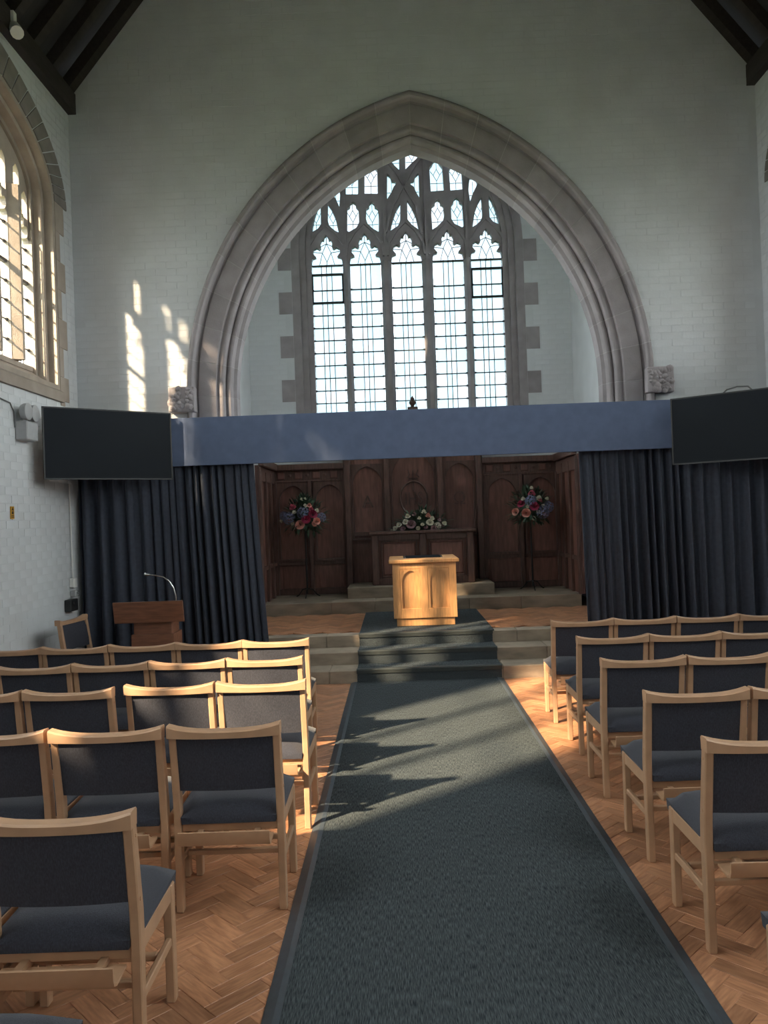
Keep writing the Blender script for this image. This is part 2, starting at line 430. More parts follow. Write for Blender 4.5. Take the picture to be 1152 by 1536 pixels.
# ---- chancel shell
cwin = [(10.05, 2.95), (10.05, 6.4), (9.85, 6.85), (9.57, 7.1), (9.3, 6.85), (9.1, 6.4), (9.1, 2.95)]  # opening for the hidden side windows added to brighten the chancel walls
fcl = lambda a, b, wd: (-CW-wd, a, b)
fcr = lambda a, b, wd: (CW+wd, a, b)
cwr = MB().plate([(YC, -.3), (YE+.35, -.3), (YE+.35, 8.4), (YC, 8.4)], [cwin], 0, .3, fcr).build('wall_chancel_right', 'plaster_plain'); tag(cwr, 'white right side wall of the chancel beyond the arch', 'wall', kind='structure')
cc = MB().box(-CW-.3, CW+.3, YC, YE+.35, 8.4, 8.5).build('ceiling_chancel', 'roof'); tag(cc, 'dark boarded ceiling over the chancel', 'ceiling', kind='structure')

cwl = MB().plate([(YC, -.3), (YE+.35, -.3), (YE+.35, 8.4), (YC, 8.4)], [cwin], 0, .3, fcl).build('wall_chancel_left', 'plaster_plain'); tag(cwl, 'white left side wall of the chancel beyond the arch', 'wall', kind='structure')
win9 = thing('window_9', 'added unseen lancet window in the right chancel wall, brightening the chancel', 'window', kind='structure')
win10 = thing('window_8', 'added unseen lancet window in the left chancel wall, brightening the chancel', 'window', kind='structure')
MB().plate(cwin, [], .15, .154, fcl).build('glazing', 'glass_side', win10)
MB().plate([(a+.06*(1 if a > 9.57 else -1), b+(.06 if b > 4 else -.06)) for a, b in cwin], [cwin], -.01, .12, fcl).build('jamb_moulding', 'stone', win10)
portal((-CW-.33, 9.57, 5.0), (1, 0, 0), 1.0, 4.2)
MB().plate(cwin, [], .15, .154, fcr).build('glazing', 'glass_side', win9)
MB().plate([(a+.06*(1 if a > 9.57 else -1), b+(.06 if b > 4 else -.06)) for a, b in cwin], [cwin], -.01, .12, fcr).build('jamb_moulding', 'stone', win9)
portal((CW+.33, 9.57, 5.0), (-1, 0, 0), 1.0, 4.2)
# ---- east window wall
EA = 1.453; ESP = 5.72; ER = 2.10; EC = ER-EA
SILL = 2.72
def ewin(r, sill): # outline for radius r
    pts = arch_pts(r, 14, EC, ESP); h = r-EC
    return [(h, sill)]+pts+[(-h, sill)]
RQ = ER+.29
wall_far = MB().plate([(-CW-.3, -.3), (CW+.3, -.3), (CW+.3, 8.45), (-CW-.3, 8.45)], [ewin(RQ, SILL-.1)], 0, .35, xyz_front(YE)).build('wall_far', 'plaster_plain')
tag(wall_far, 'shaded white chancel end wall around the great window', 'wall', kind='structure')
def out_ewin(x, z):
    h = RQ-EC
    if z < SILL-.1: return True
    if z < ESP: return abs(x) > h+.01 and not (abs(x) < 1.955 and ((5.725-z) % .66) < .335)
    return math.hypot(abs(x)+EC, z-ESP) > RQ+.01
brickwork(wall_far, 'F', YE, -CW, CW, 2.4, 7.0, lambda x, z: out_ewin(x, z), lambda b: abs(b[1]-3.9)+.1*abs(b[0]))
win1 = thing('window_1', 'great five-light pointed traceried window above the altar', 'window', kind='structure')
fE = xyz_front(0)
# splayed jamb: three stepped orders
for k, (r0, r1, y0, y1) in enumerate(((ER+.29, ER+.17, YE-.004, YE+.30), (ER+.17, ER+.08, YE+.07, YE+.30), (ER+.08, ER+.0, YE+.13, YE+.30))):
    MB().plate(ewin(r0, SILL-.1), [ewin(r1, SILL)], y0, y1, fE).build('jamb_moulding', 'stone', win1)
# quoin blocks
zq = 5.72
while zq > 2.9:
    for sx in (-1, 1):
        MB().box(min(sx*1.745, sx*1.945), max(sx*1.745, sx*1.945), YE-.005, YE+.1, zq-.33, zq).build('quoin', 'stone', win1)
    zq -= .66
MB().box(-1.75, 1.75, YE-.06, YE+.3, SILL-.2, SILL-.02).build('sill', 'stone', win1, bevel=.01)
LIGHTS = [(-1.453, -.98), (-.866, -.398), (-.230, .230), (.398, .866), (.98, 1.453)]
HB = 5.50  # springing of the light heads
GY = YE+.215
HEAD = [(1, 0), (1, .12), (.93, .24), (.69, .28), (.88, .40), (.85, .54), (.64, .60), (.45, .54), (.36, .60), (.40, .74), (.29, .86), (.16, .84), (.13, .93), (0, 1.02)]
def head_outline(x0, x1, zb, sc):
    c = (x0+x1)/2; h = (x1-x0)/2
    pts = [(c+h*a, zb+b*sc) for a, b in HEAD]
    return pts+[(c-h*a, zb+b*sc) for a, b in reversed(HEAD[:-1])]
def zp(x, y):
    p = at(430+.3125*x, 200+.3125*y, GY-.03); return (p.x, p.z)
TR = {
 'a': [(163, 335), (165, 440), (150, 460), (118, 478), (122, 450), (135, 400), (150, 355)],
 'b': [(197, 338), (215, 365), (235, 410), (250, 478), (225, 465), (205, 445), (197, 420)],
 'c': [(225, 240), (243, 238), (250, 255), (257, 300), (253, 355), (238, 320), (212, 275), (213, 256)],
 'd': [(290, 362), (303, 352), (305, 337), (317, 330), (330, 337), (332, 352), (345, 365), (348, 430), (335, 455), (300, 475), (290, 470)],
 'e': [(382, 362), (395, 354), (396, 339), (408, 330), (420, 338), (421, 352), (437, 362), (442, 400), (442, 475), (415, 460), (388, 435), (380, 410)],
 'f': [(283, 295), (282, 205), (295, 180), (302, 165), (314, 155), (326, 165), (332, 178), (343, 200), (343, 295)],
 'g': [(373, 292), (373, 178), (385, 160), (391, 148), (402, 140), (415, 148), (420, 160), (435, 178), (437, 292)]}
TC = [[(545, 335), (545, 420), (535, 445), (498, 470), (505, 430), (525, 370)],
      [(578, 320), (600, 355), (620, 400), (635, 465), (600, 440), (580, 415)],
      [(482, 195), (497, 207), (503, 228), (520, 230), (526, 244), (514, 258), (503, 285), (482, 318)],
      [(633, 190), (637, 312), (620, 282), (610, 258), (592, 246), (597, 230), (610, 228), (617, 205)],
      [(470, 95), (500, 60), (538, 40), (540, 178), (520, 160), (490, 125)],
      [(568, 38), (605, 55), (632, 90), (625, 122), (595, 150), (570, 175)]]
# the tracery is symmetrical: side panels are measured once and mirrored about the window axis
thole = []
for k, p in TR.items():
    q = [zp(*c) for c in p]; thole.append(q); thole.append([(-x, z) for x, z in reversed(q)])
for p in TC: thole.append([zp(*c) for c in p])
def area(p): return sum(p[i][0]*p[(i+1) % len(p)][1]-p[(i+1) % len(p)][0]*p[i][1] for i in range(len(p)))/2
heads = [head_outline(a, b, HB, .46) for a, b in LIGHTS]
lholes = [[(a, HB-.001)]+[] for a, b in LIGHTS]
houts = ewin(ER+.01, HB)
cells = [list(h) for h in heads]
MB().plate(houts, [c for c in cells]+thole, GY-.05, GY+.06, fE).build('tracery', 'stone', win1)
# raised ribs on the room face of the tracery (main arched bars)
rib = MB()
def ribline(pts, wd=.05):
    for p, q in zip(pts[:-1], pts[1:]): rib.bar((p[0], GY-.065, p[1]), (q[0], GY-.065, q[1]), .04, wd)
for x in (-.922, -.314, .314, .922): ribline([(x, HB), (x, 7.3 if abs(x) < .5 else 6.9)], .05)
for x0, x1 in LIGHTS:
    c = (x0+x1)/2; h = (x1-x0)/2+.055
    ribline([(c-h, HB+.1), (c-h*.9, HB+.3), (c-h*.5, HB+.48), (c, HB+.62), (c+h*.5, HB+.48), (c+h*.9, HB+.3), (c+h, HB+.1)], .035)
ribline([zp(475, 480), zp(510, 350), zp(545, 285), zp(600, 180), zp(640, 120)], .04)
ribline([zp(650, 480), zp(620, 350), zp(580, 285), zp(520, 180), zp(470, 120)], .04)
rib.build('tracery_rib', 'stone', win1)
for x0, x1 in ((-.98, -.866), (-.398, -.230), (.230, .398), (.866, .98)):
    c = (x0+x1)/2; h = (x1-x0)/2
    pr = [(c-h, GY-.02), (c-h, GY+.06), (c+h, GY+.06), (c+h, GY-.02), (c+h*.35, GY-.11), (c-h*.35, GY-.11)]
    MB().add([(x, y, z) for z in (SILL-.05, HB+.02) for x, y in pr], [tuple(range(6)), tuple(range(6, 12))]+[(i, (i+1) % 6, 6+(i+1) % 6, 6+i) for i in range(6)]).build('mullion', 'stone', win1)
FR = [0, .30, .43, .57, .70, 1]
lead = MB(); bars = MB()
for li, (x0, x1) in enumerate(LIGHTS):
    xs = [x0+(x1-x0)*f for f in ((0, .34, .5, .66, 1) if li % 2 else (0, .31, .47, .64, 1))]
    z = 3.20; rows = [3.20]
    sh = (li % 3)*.02
    while rows[-1] < HB-.25: rows.append(3.20+(len(rows))*.1917)
    rows[-1] = HB
    for i in range(len(rows)-1):
        for j in range(4):
            MB().box(xs[j]+.002, xs[j+1]-.002, GY, GY+.004, rows[i]+.002, rows[i+1]-.002).build('pane', 'glass', win1)
    MB().box(x0, x1, GY, GY+.004, SILL-.05, 3.20).build('pane', 'glass', win1)
    for x in xs[1:-1]: lead.box(x-.005, x+.005, GY-.005, GY+.009, SILL, HB+.02)
    for z in rows[1:-1]: lead.box(x0, x1, GY-.005, GY+.009, z-.004, z+.004)
    for z in rows[::1]:
        if HB-.1 > z > 3.1:
            bars.box(x0-.01, x1+.01, GY-.035, GY-.022, z-.006, z+.006)
            for xx in (x0+.012, x1-.012): bars.box(xx-.014, xx+.014, GY-.04, GY-.02, z-.013, z+.013)
    # head pane + leading
    o = head_outline(x0, x1, HB, .46); MB().plate(o, [], GY, GY+.004, fE).build('pane', 'glass', win1)
    c = (x0+x1)/2; h = (x1-x0)/2
    dm = [(c, HB+.34), (c+h*.28, HB+.2), (c, HB+.06), (c-h*.28, HB+.2)]
    seg = list(zip(dm, dm[1:]+dm[:1]))+[((c, HB+.34), (c, HB+.47)), ((c, HB+.06), (c, HB-.02)), (dm[1], (c+h*.95, HB+.22)), (dm[3], (c-h*.95, HB+.22)), (dm[1], (c+h*.5, HB)), (dm[3], (c-h*.5, HB)), ((c, HB+.34), (c+h*.6, HB+.27)), ((c, HB+.34), (c-h*.6, HB+.27))]
    for p, q in seg: lead.bar((p[0], GY, p[1]), (q[0], GY, q[1]), .008)
for h in thole:
    MB().plate(h, [], GY, GY+.004, fE).build('pane', 'glass', win1)
    xs = [p[0] for p in h]; zs = [p[1] for p in h]; c = (min(xs)+max(xs))/2; z0, z1 = min(zs), max(zs); zc = (z0+z1)/2+.02
    wd = (max(xs)-min(xs))
    if wd > .15:
        dm = [(c, zc+.09), (c+.05, zc), (c, zc-.09), (c-.05, zc)]
        seg = list(zip(dm, dm[1:]+dm[:1]))+[(dm[2], (c, z0+.02)), (dm[0], (c, z1-.03)), (dm[1], (max(xs)-.01, zc+.06)), (dm[3], (min(xs)+.01, zc+.06))]
    else:
        seg = [((c, z0+.04), (c, z1-.06))]
    seg.append(((min(xs)+.01, z0+(z1-z0)*.28), (max(xs)-.01, z0+(z1-z0)*.28)))
    for p, q in seg: lead.bar((p[0], GY, p[1]), (q[0], GY, q[1]), .007)
lead.build('lead_came', 'lead', win1)
bars.build('saddle_bar', 'lead', win1)
for li, zz in ((0, (4.93, 5.36)), (4, (4.93, 5.36))):   # opening hoppers in the outer lights
    x0, x1 = LIGHTS[li]; m = MB()
    for z in zz: m.box(x0, x1, GY-.04, GY+.02, z-.012, z+.012)
    for x in (x0+.008, x1-.008): m.box(x-.008, x+.008, GY-.04, GY+.02, zz[0], zz[1])
    m.build('hopper_frame', 'iron', win1)
portal((0, YE+.36, 5.2), (0, -1, 0), 3.1, 5.2)

# ---- side windows
WSP = 5.0; WSILL = 3.05
def ell(a, b, sill, n=28):
    pts = [(a*math.cos(PI*i/n), WSP+b*math.sin(PI*i/n)) for i in range(n+1)]
    return [(a, sill)]+pts+[(-a, sill)]
WIN_Y = [6.30, 2.45, -3.6]
W_SILL = [3.05, 2.52, 2.46]
W_HALF = [1.69, 1.20, 1.20]   # half width of the glazing
def side_window(name, label, side, yc, detail):
    WSILL = W_SILL[WIN_Y.index(yc)]; A = W_HALF[WIN_Y.index(yc)]
    X = side*NW
    fn = lambda a, b, wd: (X+side*wd, yc+a, b)
    t = thing(name, label, 'window', kind='structure')
    for a0, b0, a1, b1, d0, d1 in ((A+.155, .80, A+.105, .75, -.004, .30), (A+.105, .75, A+.05, .695, .085, .30), (A+.05, .695, A, .645, .17, .30)):
        MB().plate(ell(a0, b0, WSILL-.02), [ell(a1, b1, WSILL+.05)], d0, d1, fn).build('jamb_moulding', 'warm_stone', t)
    # ring of voussoirs
    nv = 31; grp = MB()
    for i in range(nv):
        e = .006; m = MB(); rows = []
        for k in range(3):
            th = PI*((i+e*8)/nv+(1-e*16)/nv*k/2)
            rows.append([fn(a*math.cos(th), WSP+b*math.sin(th), w_) for a, b, w_ in ((A+.16, .805, .05), (A+.16, .805, -.012), (A+.455, 1.08, -.012), (A+.455, 1.08, .05))])
        m.grid(rows); m.f += [(0, 1, 2, 3), (8, 9, 10, 11)]
        if detail: m.build('voussoir', 'grey_stone', t)
        else: grp.add(m.v, m.f)
    # quoins
    z = WSP; k = 0
    while z > WSILL-.2:
        for s_ in (-1, 1):
            b0 = A+.155; b1 = A+.36 if k % 2 == 0 else A+.25
            m = MB().box(X-.012 if side > 0 else X-.06, X+.06 if side > 0 else X+.012, yc+min(s_*b0, s_*b1), yc+max(s_*b0, s_*b1), max(z-.30, WSILL-.1)+.002, z-.002)
            if detail: m.build('quoin', 'warm_stone', t)
            else: grp.add(m.v, m.f)
        z -= .30; k += 1
    if grp.v: grp.build('surround', 'grey_stone', t)
    # sloping sill
    sl_ = [(.30, WSILL+.24), (.30, WSILL-.12), (-.035, WSILL-.12), (-.035, WSILL-.02)]
    MB().add([fn(s_*(A+.18), z_, w_) for s_ in (-1, 1) for w_, z_ in sl_], [(0, 1, 2, 3), (4, 5, 6, 7)]+[(i, (i+1) % 4, 4+(i+1) % 4, 4+i) for i in range(4)]).build('sill', 'warm_stone', t)
    n, lw, mw = (8, .309, .13) if detail else (3, (2*A-.12)/3, .06)
    gb = WSILL+.22
    lts = []; x = -A
    for i in range(n): lts.append((x, x+lw)); x += lw+mw
    cells = []; heads_ = []
    for x0, x1 in lts:
        c = (x0+x1)/2; top = WSP+.645*math.sqrt(max(0, 1-(max(abs(x0), abs(x1))/(A+.05))**2)); hb = min(4.62, top-.55)+0
        hb = (4.45 if abs(c) > 1.3 else 4.58) if detail else (4.55 if abs(c) > .5 else 4.95)
        heads_.append(hb)
        # two small panels over each light
        for q in ((-1, 1) if detail else ()):
            cx = c+q*lw*.26; pw = lw*.19
            ztop = WSP+.645*math.sqrt(max(0, 1-((abs(cx)+pw)/A)**2))-.06; ztop = min(ztop, 5.24)
            zb = hb+.30
            if ztop-zb > .14: cells.append([(cx+pw, zb), (cx+pw, ztop-.06), (cx, ztop), (cx-pw, ztop-.06), (cx-pw, zb+(.0))])
    # plate above the springing of the heads with its lower edge following each light
    full = []
    for (x0, x1), hb in zip(lts, heads_):
        o = head_outline(x0, x1, hb, .38); full.append([(x1, gb)]+o+[(x0, gb)])
    MB().plate(ell(A+.01, .65, gb-.05), full+[c for c in cells if len(c) == 5], .20, .30, fn).build('tracery', 'warm_stone', t)
    for (x0, _), (_, _) in zip(lts[1:], lts[:-1]):
        c = x0-mw/2; h = mw/2
        md = .11 if detail else .17
        pr = [(c-h, .205), (c+h, .205), (c+h*.3, md), (c-h*.3, md)]
        MB().add([fn(a, z_, w_) for z_ in (gb, 4.95) for a, w_ in pr], [(0, 1, 2, 3), (4, 5, 6, 7)]+[(i, (i+1) % 4, 4+(i+1) % 4, 4+i) for i in range(4)]).build('mullion', 'warm_stone', t)
    ld = MB(); gl = MB()
    G = .25
    def bx(m, a0, a1, z0, z1, w0, w1):
        P = [fn(a, z_, w_) for w_ in (w0, w1) for z_ in (z0, z1) for a in (a0, a1)]
        m.add(P, [(0, 2, 3, 1), (4, 5, 7, 6), (0, 1, 5, 4), (2, 6, 7, 3), (0, 4, 6, 2), (1, 3, 7, 5)])
    for (x0, x1), hb in zip(lts, heads_):
        xs = [x0+lw*f for f in (0, .3, .5, .7, 1)]
        nr = 7; zs = [gb+(hb-gb)*i/nr for i in range(nr+1)]
        if detail:
            for i in range(nr):
                for j in range(4):
                    m = MB(); bx(m, xs[j]+.002, xs[j+1]-.002, zs[i]+.002, zs[i+1]-.002, G, G+.004); m.build('pane', 'glass_side', t)
            MB().plate(head_outline(x0, x1, hb, .38), [], G, G+.004, fn).build('pane', 'glass_side', t)
        else:
            bx(gl, x0, x1, gb, hb, G, G+.004); gl.plate(head_outline(x0, x1, hb, .38), [], G, G+.004, fn)
        for x in xs[1:-1]: bx(ld, x-.004, x+.004, gb, hb+.15, G-.004, G+.008)
        for z in zs[1:]:
            bx(ld, x0, x1, z-.005, z+.005, G-.02, G-.008)
            for xx in (x0+.015, x1-.015): bx(ld, xx-.015, xx+.015, z-.013, z+.013, G-.024, G-.005)
        bx(ld, x0, x1, zs[5]-.016, zs[5]+.016, G-.03, G+.01)
    for c in cells:
        if len(c) == 5:
            if detail: MB().plate(c, [], G, G+.004, fn).build('pane', 'glass_side', t)
            else: gl.plate(c, [], G, G+.004, fn)
    if gl.v: gl.build('glazing', 'glass_side', t)
    ld.build('lead_came', 'lead', t)
    portal((X+side*.40, yc, (WSILL+5.7)/2), (-side, 0, 0), 2*A+.1, 5.7-WSILL)
    return t
def wall_side(name, label, side):
    X = side*NW
    fn = lambda a, b, wd: (X+side*wd, a, b)
    holes = [[(yc+a, b) for a, b in ell(A+.155, .80, ws-.05)] for yc, ws, A in zip(WIN_Y, W_SILL, W_HALF)]
    o = MB().plate([(YB, -.3), (YW+.0, -.3), (YW+.0, EAVE+.1), (YB, EAVE+.1)], holes, 0, .34, fn).build(name, 'plaster_plain')
    return tag(o, label, 'wall', kind='structure')
wall_left = wall_side('wall_left', 'white painted brick left wall with the sunlit window', -1)
wall_right = wall_side('wall_right', 'white painted brick right wall at the frame edge', 1)
def out_swin(y, z):
    for yc, A, ws in zip(WIN_Y, W_HALF, W_SILL):
        a = abs(y-yc)
        if z > WSP:
            if (a/(A+.46))**2+((z-WSP)/1.085)**2 <= 1: return False
        elif z > ws-.12 and a <= A+.365: return False
    return True
brickwork(wall_left, 'L', -NW, .5, YW, .0, EAVE, out_swin, lambda b: b[0]+(0 if .9 < b[1] < 3.0 else 9)+(0 if b[0] > 6.4 else 30))
brickwork(wall_right, 'R', NW, 5.0, YW, .0, EAVE, out_swin, lambda b: -b[0])
side_window('window_2', 'tall arched side window in the left wall, sunlit stone jambs', -1, WIN_Y[0], True)
side_window('window_3', 'arched side window in the right wall, only its dark ring in view', 1, WIN_Y[0], True)
k = 4
for side, nm in ((-1, 'left'), (1, 'right')):
    for yc, pl in ((WIN_Y[1], 'beside the chair rows'), (WIN_Y[2], 'behind the viewpoint')):
        side_window('window_%d' % k, 'arched %s wall window %s' % (nm, pl), side, yc, False); k += 1
# ---- back wall
wall_back = MB().plate([(-NW-.3, -.3), (NW+.3, -.3), (NW+.3, EAVE), (0, RIDGE+.3), (-NW-.3, EAVE)], [], 0, -.35, xyz_front(YB)).build('wall_back', 'plaster_plain')
tag(wall_back, 'white back wall of the nave behind the viewpoint', 'wall', kind='structure')
# ---- roof
ceil = thing('ceiling', 'steep dark timber roof over the nave', 'ceiling', kind='structure')
nrm = math.hypot(1, SLOPE)
for sx in (-1, 1):
    rows = [[(sx*NW+sx*.35, y, EAVE-.35*SLOPE+.17) for y in (YB-.3, YW+.6)], [(0, y, RIDGE+.17) for y in (YB-.3, YW+.6)], ]
    top = [[(p[0], p[1], p[2]+.12) for p in r] for r in rows]
    m = MB(); m.add(rows[0]+rows[1]+top[0]+top[1], [(0, 1, 3, 2), (4, 6, 7, 5), (0, 4, 5, 1), (2, 3, 7, 6), (0, 2, 6, 4), (1, 5, 7, 3)])
    m.build('roof_boards', 'roof', ceil)
    y = 8.53; k = 0
    while y > 4.2:
        wdt = .11 if k else .13
        m = MB(); e = .16
        p0 = Vector((sx*(NW+.02), y, EAVE-.02*SLOPE)); p1 = Vector((0, y, RIDGE))
        vs = []
        for p in (p0, p1):
            for dy in (-wdt/2, wdt/2):
                for dz in (-.02, e): vs.append((p.x, p.y+dy, p.z+dz))
        m.add(vs, [(0, 1, 3, 2), (4, 6, 7, 5), (0, 4, 5, 1), (2, 3, 7, 6), (0, 2, 6, 4), (1, 5, 7, 3)])
        m.build('rafter', 'rafter', ceil); y -= .42; k += 1
    MB().box(min(sx*(NW-.09), sx*(NW+.1)), max(sx*(NW-.09), sx*(NW+.1)), YB, YW, EAVE-.16, EAVE+.06).build('wall_plate', 'rafter', ceil)
    for f in (.42, .75):
        x = sx*NW*(1-f); z = EAVE+NW*f*SLOPE
        MB().box(x-.07, x+.07, YB, YW, z-.16, z+.02, Matrix.Rotation(sx*math.atan(SLOPE), 3, 'Y')).build('purlin', 'rafter', ceil)

# ---- chancel platform, steps
plat = MB().box(-CW, CW, 8.66, YE, -.3, PLZ-.012).build('floor_chancel', 'parquet_joint')
tag(plat, 'raised chancel floor with stone steps and wood block paving', 'floor', kind='structure')
def stone_row(y0, y1, z0, z1, xs, nm='step_stone'):
    for a, b in zip(xs[:-1], xs[1:]):
        MB().box(a+.001, b-.001, y0, y1, z0, z1).build(nm, 'step_stone', plat, bevel=.006)
SW = 2.0
stone_row(7.93, 8.30, -.02, .125, [-SW, -1.02, -.2, .7, 1.35, SW])
stone_row(8.27, 8.66, -.02, .25, [-SW, -1.35, -.3, .5, 1.2, SW])
stone_row(8.62, 8.82, -.02, PLZ, [-SW, -1.1, -.1, .95, SW])
stone_row(10.56, 10.96, PLZ-.02, .53, [-2.10, -1.2, -.62, .62, 1.3, 2.10])
MB().box(-2.10, 2.10, 10.96, YE, PLZ, .528).build('upper_floor', 'step_stone', plat)
stone_row(10.93, 11.8, .5, .68, [-1.005, -.35, .4, 1.01], 'predella_stone')
pb = herring(-2.3, 2.3, 8.86, 10.55, lambda x, y: -.65 < x < .60 or abs(x) > 2.2)
fr = sorted(pb, key=lambda b: b[1]+.6*max(0, abs(b[0])-1.7)); nr_ = set(id(b) for b in fr[:300]); pm = MB()
for b in pb:
    if id(b) in nr_: inst('block', BLK_ME, plat, (b[0], b[1], PLZ), (0, 0, b[2]))
    else:
        R = Matrix.Rotation(b[2], 3, 'Z'); pm.add([R@Vector(p)+Vector((b[0], b[1], PLZ)) for p in BLK.v], BLK.f)
if pm.v: pm.build('block_field', 'parquet', plat, kind='stuff')

# ================================================================== CARPETS
ac = thing('aisle_carpet', 'dark streaked grey-green carpet runner along the aisle with edging', 'carpet', (0, 4, 0))
MB().box(CX0+.06, CX1-.06, -1.5, 7.925, .001, .013).build('pile', 'carpet', ac)
for x0, x1, xi in ((CX0, CX0+.062, 1), (CX1-.062, CX1, -1)):
    prof = [(x0, .001), (x1, .001), (x1, .015), ((x0+x1)/2+.008*xi, .017), (x0 if xi > 0 else x1, .004)] if xi > 0 else [(x0, .001), (x1, .001), (x1, .004), ((x0+x1)/2-.008, .017), (x0, .015)]
    n = len(prof)
    MB().add([(x, y, z) for y in (-1.5, 7.925) for x, z in prof], [tuple(range(n)), tuple(range(n, 2*n))]+[(i, (i+1) % n, n+(i+1) % n, n+i) for i in range(n)]).build('edging_strip', 'carpet_edge', ac)
sc_ = thing('stair_carpet', 'grey-green carpet covering the three steps up to the oak stand', 'carpet', (0, 8.3, 0))
sx0, sx1 = -.745, .685
m = MB(); t_ = .010
m.box(sx0, sx1, 7.93-t_, 7.929, .014, .125); m.box(sx0, sx1, 7.93-t_, 8.26, .126, .126+t_)
m.box(sx0, sx1, 8.27-t_, 8.269, .126+t_, .25); m.box(sx0, sx1, 8.27-t_, 8.61, .251, .251+t_)
m.box(sx0, sx1, 8.62-t_, 8.619, .251+t_, PLZ); m.box(sx0, sx1+.02, 8.62-t_, 10.55, PLZ+.001, PLZ+.001+t_)
m.build('pile', 'carpet', sc_)
for y, z in ((7.93, .126), (8.27, .251), (8.62, PLZ+.001)):
    prof = [(y-t_-.010, z-.030), (y-t_-.001, z-.030), (y-t_-.001, z+t_+.0005), (y+.045, z+t_+.0005), (y+.045, z+t_+.004), (y-t_-.004, z+t_+.005), (y-t_-.012, z+t_-.004)]
    n = len(prof)
    MB().add([(x, yy, zz) for x in (sx0-.004, sx1+.004) for yy, zz in prof], [tuple(range(n)), tuple(range(n, 2*n))]+[(i, (i+1) % n, n+(i+1) % n, n+i) for i in range(n)]).build('nosing_strip', 'nosing', sc_)

# ================================================================== REREDOS
rer = thing('reredos', 'dark carved oak panelling behind the altar with arched panels', 'panelling', (0, 11.8, .53))
RY = 11.82
def pb_(name, x0, x1, y0, y1, z0, z1, m='dark_oak', bev=.004, parent=None):
    return MB().box(x0, x1, y0, y1, z0, z1).build(name, m, parent or rer, bevel=bev)
def arched_panel(parent, x0, x1, z0, z1, y, fr=.035, rise=None, d=.055):
    """plate with a pointed arched opening in front of the panel: the tracery head of a bay"""
    c = (x0+x1)/2; h = (x1-x0)/2-fr; zs = z1-fr-h*1.25
    R = h*1.25; cc_ = R-h; tm = math.acos(cc_/R)
    a = [(c-cc_+R*math.cos(tm*i/8), zs+R*math.sin(tm*i/8)) for i in range(9)]
    o = [(c+h, z0+fr)]+a+[(2*c-x, z) for x, z in reversed(a[:-1])]+[(c-h, z0+fr)]
    return MB().plate([(x0, z0), (x1, z0), (x1, z1), (x0, z1)], [o], y-d, y, fE).build('arched_frame', 'dark_oak', parent, bevel=.003)
for s_ in (-1, 1):
    xa, xb = (-2.10, -1.02) if s_ < 0 else (.97, 2.10)
    xm = (xa+xb)/2
    for x0, x1 in ((xa, xm), (xm, xb)):
        pb_('panel', x0+.01, x1-.01, RY, RY+.05, .53, 2.38, 'dark_oak_panel', 0)
        arched_panel(rer, x0+.05, x1-.02, 1.02, 2.18, RY)
        pb_('lower_panel', x0+.10, x1-.07, RY-.012, RY, .62, .95, 'dark_oak_panel')
    pb_('rail', xa, xb, RY-.035, RY, .965, 1.02); pb_('rail', xa, xb, RY-.035, RY, .53, .62)
    for x in (xa+.025, xm, xb-.025): pb_('stile', x-.025, x+.025, RY-.08, RY, .53, 2.2)
    pb_('frieze_board', xa, xb, RY-.03, RY, 2.18, 2.37); pb_('cornice', xa-.0, xb+.0, RY-.11, RY, 2.36, 2.452, bev=.012); pb_('cornice', xa, xb, RY-.06, RY, 2.18, 2.215, bev=.01)
    x = xa+.12; kk = 0
    while x < xb-.08:
        if kk % 2 == 0: pb_('frieze_block', x-.055, x+.055, RY-.05, RY-.03, 2.235, 2.345, 'dark_oak_panel', .012)
        else: MB().lathe([(.004, -.02), (.03, -.016), (.026, 0), (.006, .008)], (x, RY-.032, 2.29), 8, 'y').build('frieze_boss', 'dark_oak', rer)
        x += .13; kk += 1
    # return panelling along the side walls
    X = s_*2.10
    for i in range(3):
        y1 = RY-.02-i*.42; y0 = y1-.42
        xi0, xi1 = (X-.05, X) if s_ < 0 else (X, X+.05)
        pb_('return_panel', xi0, xi1, y0+.02, y1-.02, .53, 2.38, 'dark_oak_panel', 0)
        pb_('return_stile', min(X, X-s_*.04), max(X, X-s_*.04), y0-.03, y0+.03, .53, 2.3)
        pb_('return_rail', min(X, X-s_*.03), max(X, X-s_*.03), y0, y1, .97, 1.03)
    pb_('return_cornice', min(X, X-s_*.08), max(X, X-s_*.08), RY-1.28, RY, 2.36, 2.465, bev=.01)
    pb_('return_frieze', min(X, X-s_*.03), max(X, X-s_*.03), RY-1.28, RY, 2.17, 2.36)
# taller centre with three panels
for x, hh in ((-1.0, 2.85), (-.42, 2.95), (.36, 2.95), (.93, 2.85)): pb_('post', x-.05, x+.05, RY-.15, RY+.05, .53, hh, bev=.015)
for x0, x1, hh in ((-.95, -.47, 2.7), (-.37, .31, 2.9), (.41, .88, 2.7)):
    pb_('centre_panel', x0, x1, RY, RY+.05, .53, hh, 'dark_oak_panel', 0)
    arched_panel(rer, x0, x1, 1.30, 2.42 if x1-x0 < .5 else 2.62, RY, .03)
    pb_('centre_rail', x0, x1, RY-.05, RY, 1.36, 1.42)
pb_('crest', -.95, .88, RY-.08, RY+.05, 2.7, 2.78); pb_('crest', -.42, .36, RY-.10, RY+.05, 2.9, 3.0)
m = MB().plate([(-.40, 3.0), (.34, 3.0), (.08, 3.10), (.07, 3.2), (-.07, 3.2), (-.08, 3.10)], [], RY-.06, RY+.04, fE); m.build('gable', 'dark_oak', rer)
pb_('finial_base', -.075, .075, RY-.08, RY+.05, 3.16, 3.235)
